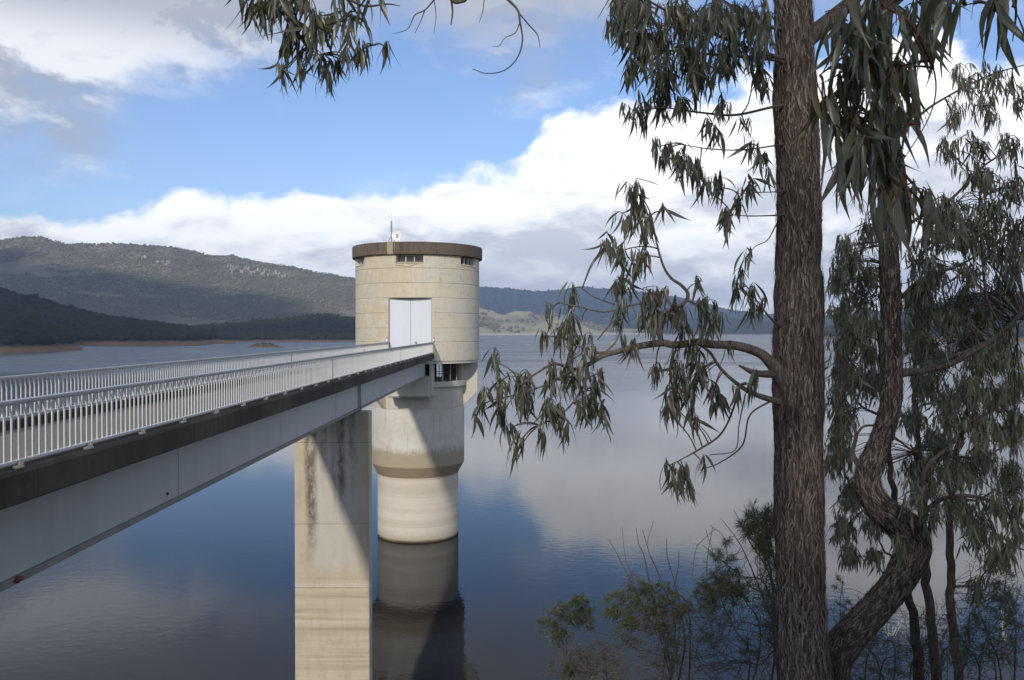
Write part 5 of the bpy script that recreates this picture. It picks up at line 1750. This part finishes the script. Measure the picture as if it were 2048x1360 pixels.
shrub('thin twiggy shrub under the saplings at the bottom right', 9.8,
      [[(1760, 1340), (1740, 1300), (1720, 1280), (1700, 1275)], [(1790, 1340), (1780, 1280), (1740, 1330)], [(1960, 1330), (1990, 1250), (2030, 1210)], [(1930, 1330), (1940, 1230), (1990, 1190)], [(1880, 1340), (1900, 1290), (1960, 1260)]],
      [(1740, 1345, 50, 14, 5), (1990, 1200, 24, 18, 4), (1940, 1240, 20, 16, 3)], (1840, 1560), (1660, 2040, 1250, 1370))

shrub('dark twiggy shrub filling the lower right corner', 8.6,
      [[(2000, 1340), (1980, 1280), (1950, 1200), (1940, 1140)], [(2030, 1330), (2030, 1250), (2010, 1180), (2020, 1120)], [(1960, 1350), (1930, 1290), (1900, 1240)], [(2050, 1300), (2060, 1200), (2040, 1130)], [(1990, 1330), (1940, 1310), (1890, 1300)]],
      [(1960, 1230, 50, 40, 8), (2020, 1200, 30, 50, 8), (2010, 1290, 40, 40, 6), (1920, 1290, 40, 30, 5)], (2010, 1560), (1880, 2048, 1140, 1370))
shrub('twiggy olive shrub low between the two gum trunks and the saplings', 10.4,
      [[(1700, 1350), (1690, 1290), (1680, 1220), (1685, 1160)], [(1730, 1350), (1740, 1300), (1760, 1250)], [(1820, 1350), (1850, 1290), (1870, 1230)], [(1760, 1350), (1790, 1310), (1840, 1290)]],
      [(1690, 1200, 24, 40, 6), (1740, 1310, 40, 24, 6), (1850, 1260, 30, 34, 6), (1830, 1330, 50, 20, 6)], (1770, 1560), (1660, 1900, 1190, 1370))

# ---- pale stems in the water standing in for faint reflections
M['pale_reflection'] = paint('reflection_stem', (0.36, 0.34, 0.29), 0.8, 0, 0.3, (0.3, 0.26, 0.2), 3)
for lab, cx, y_top, y_bot, wpx, n in (('pale reflection streaks made as thin stems in the water behind the leaning trunk', 1782, 1222, 1272, 22, 9), ('pale reflection streaks made as thin stems in the water near the right edge', 2008, 1200, 1280, 14, 8)):
    d = 34.0
    root = None
    for i in range(n):
        a = at(cx + rng.normal(0, wpx * 0.35), y_bot, d)
        d_w = d * (EYE / (EYE - a.z)) if a.z < EYE else d
        dd_ = EYE / ((y_bot - 661) / F) 
        a = at(cx + rng.normal(0, wpx * 0.25), y_bot + rng.normal(0, 5), dd_)
        a.z = -0.3
        b_ = at(cx + rng.normal(0, wpx * 0.7), y_top + rng.uniform(-10, 40), dd_)
        if root is None:
            root = empty('reflection_clump', (a.x, a.y, 0))
            tag(root, lab, 'reeds')
        mid = a.lerp(b_, 0.6) + Vector(rng.normal(0, 0.12, 3))
        MB().tube([tuple(s) for s in spline([tuple(a), tuple(mid), tuple(b_)], 4)], [0.024, 0.023, 0.022, 0.021, 0.02, 0.018, 0.015, 0.012, 0.008], 5).build('stem', M['pale_reflection'], root, True)

# ---- gum trees behind the viewpoint that shade the foreground ----------------
def shade_tree(label, x, y, crown, nleaf, seed):
    gz = ground_at(x, y)
    root = empty('gum_tree', (x, y, gz))
    tag(root, label, 'tree', 'gum trees behind the viewpoint')
    zc = crown[0][2]
    S = spline([(x, y, gz - 0.2, 0.32), (x + 0.1, y, gz + 2, 0.24), (x - 0.1, y + 0.2, zc - 1.0, 0.18), (x, y, zc + 2.0, 0.08)], 10)
    MB().tube([s[:3] for s in S], [s[3] for s in S], 14).build('trunk', M['bark'], root, True)
    Vs, Fs, T, o = [], [], [], 0
    for (cx, cy, cz, rx, ry, rz) in crown:
        p1 = Vector((cx, cy, cz))
        MB().tube([S[20][:3], tuple(Vector(S[20][:3]).lerp(p1, 0.6) + Vector((0, 0, 0.3))), tuple(p1)], [0.09, 0.06, 0.02], 7).build('branch', M['branch'], root, True)
        n = int(nleaf / len(crown))
        for _ in range(n):
            v = rng.normal(0, 1, 3)
            v = v / np.linalg.norm(v) * rng.uniform(0.2, 1) ** 0.5
            p = np.array([cx, cy, cz]) + v * np.array([rx, ry, rz])
            k_ = int(rng.integers(0, len(LV)))
            rot = Matrix.Rotation(rng.uniform(0, 6.28), 3, 'Z') @ Matrix.Rotation(abs(rng.normal(0, 0.6)), 3, 'X') @ Matrix.Rotation(rng.uniform(0, 6.28), 3, 'Z')
            s = rng.uniform(0.28, 0.42)
            V = LV[k_][1] @ np.array(rot).T * s
            V[:, 0] *= 1.0
            Vs.append(V + p)
            Fs.append(LV[k_][2] + o)
            T.append(np.full(len(V), rng.uniform()))
            o += len(V)
    tag(fast_mesh('foliage', np.concatenate(Vs), np.concatenate(Fs), M['leaf_s'], root, True, np.concatenate(T)), kind='stuff')


shade_tree('leafy gum tree on the bank just behind the viewpoint', 0.8, -7.5,
           [(0.6, -7.5, EYE + 6.0, 2.6, 2.0, 2.4), (0.4, -7.5, EYE + 9.5, 2.8, 2.0, 2.6), (-0.3, -7.8, EYE + 3.6, 2.0, 1.8, 1.8), (1.6, -7.5, EYE + 3.6, 1.8, 1.6, 1.8)], 9000, 1)
shade_tree('leafy gum tree further right behind the viewpoint', 4.2, -8.2,
           [(3.6, -8.0, EYE + 5.5, 2.6, 2.0, 2.6), (3.8, -8.0, EYE + 9.0, 2.8, 2.0, 2.6), (5.5, -8.0, EYE + 6.5, 2.2, 1.8, 2.6)], 7000, 2)

# ================================================================== HAZE
mt = bpy.data.materials.new('air_haze')
mt.use_nodes = True
hn = NT(mt.node_tree)
for nd in list(hn.n):
    hn.n.remove(nd)
pv = hn.node('ShaderNodeVolumePrincipled', {'Color': (0.50, 0.68, 1.0), 'Density': 0.000085, 'Anisotropy': 0.1})
ho = hn.node('ShaderNodeOutputMaterial')
hn.l.new(pv.outputs[0], ho.inputs['Volume'])
hz = MB().box(-10000, 10000, -400, 12000, -9, 760).build('haze', mt)
tag(hz, kind='stuff')
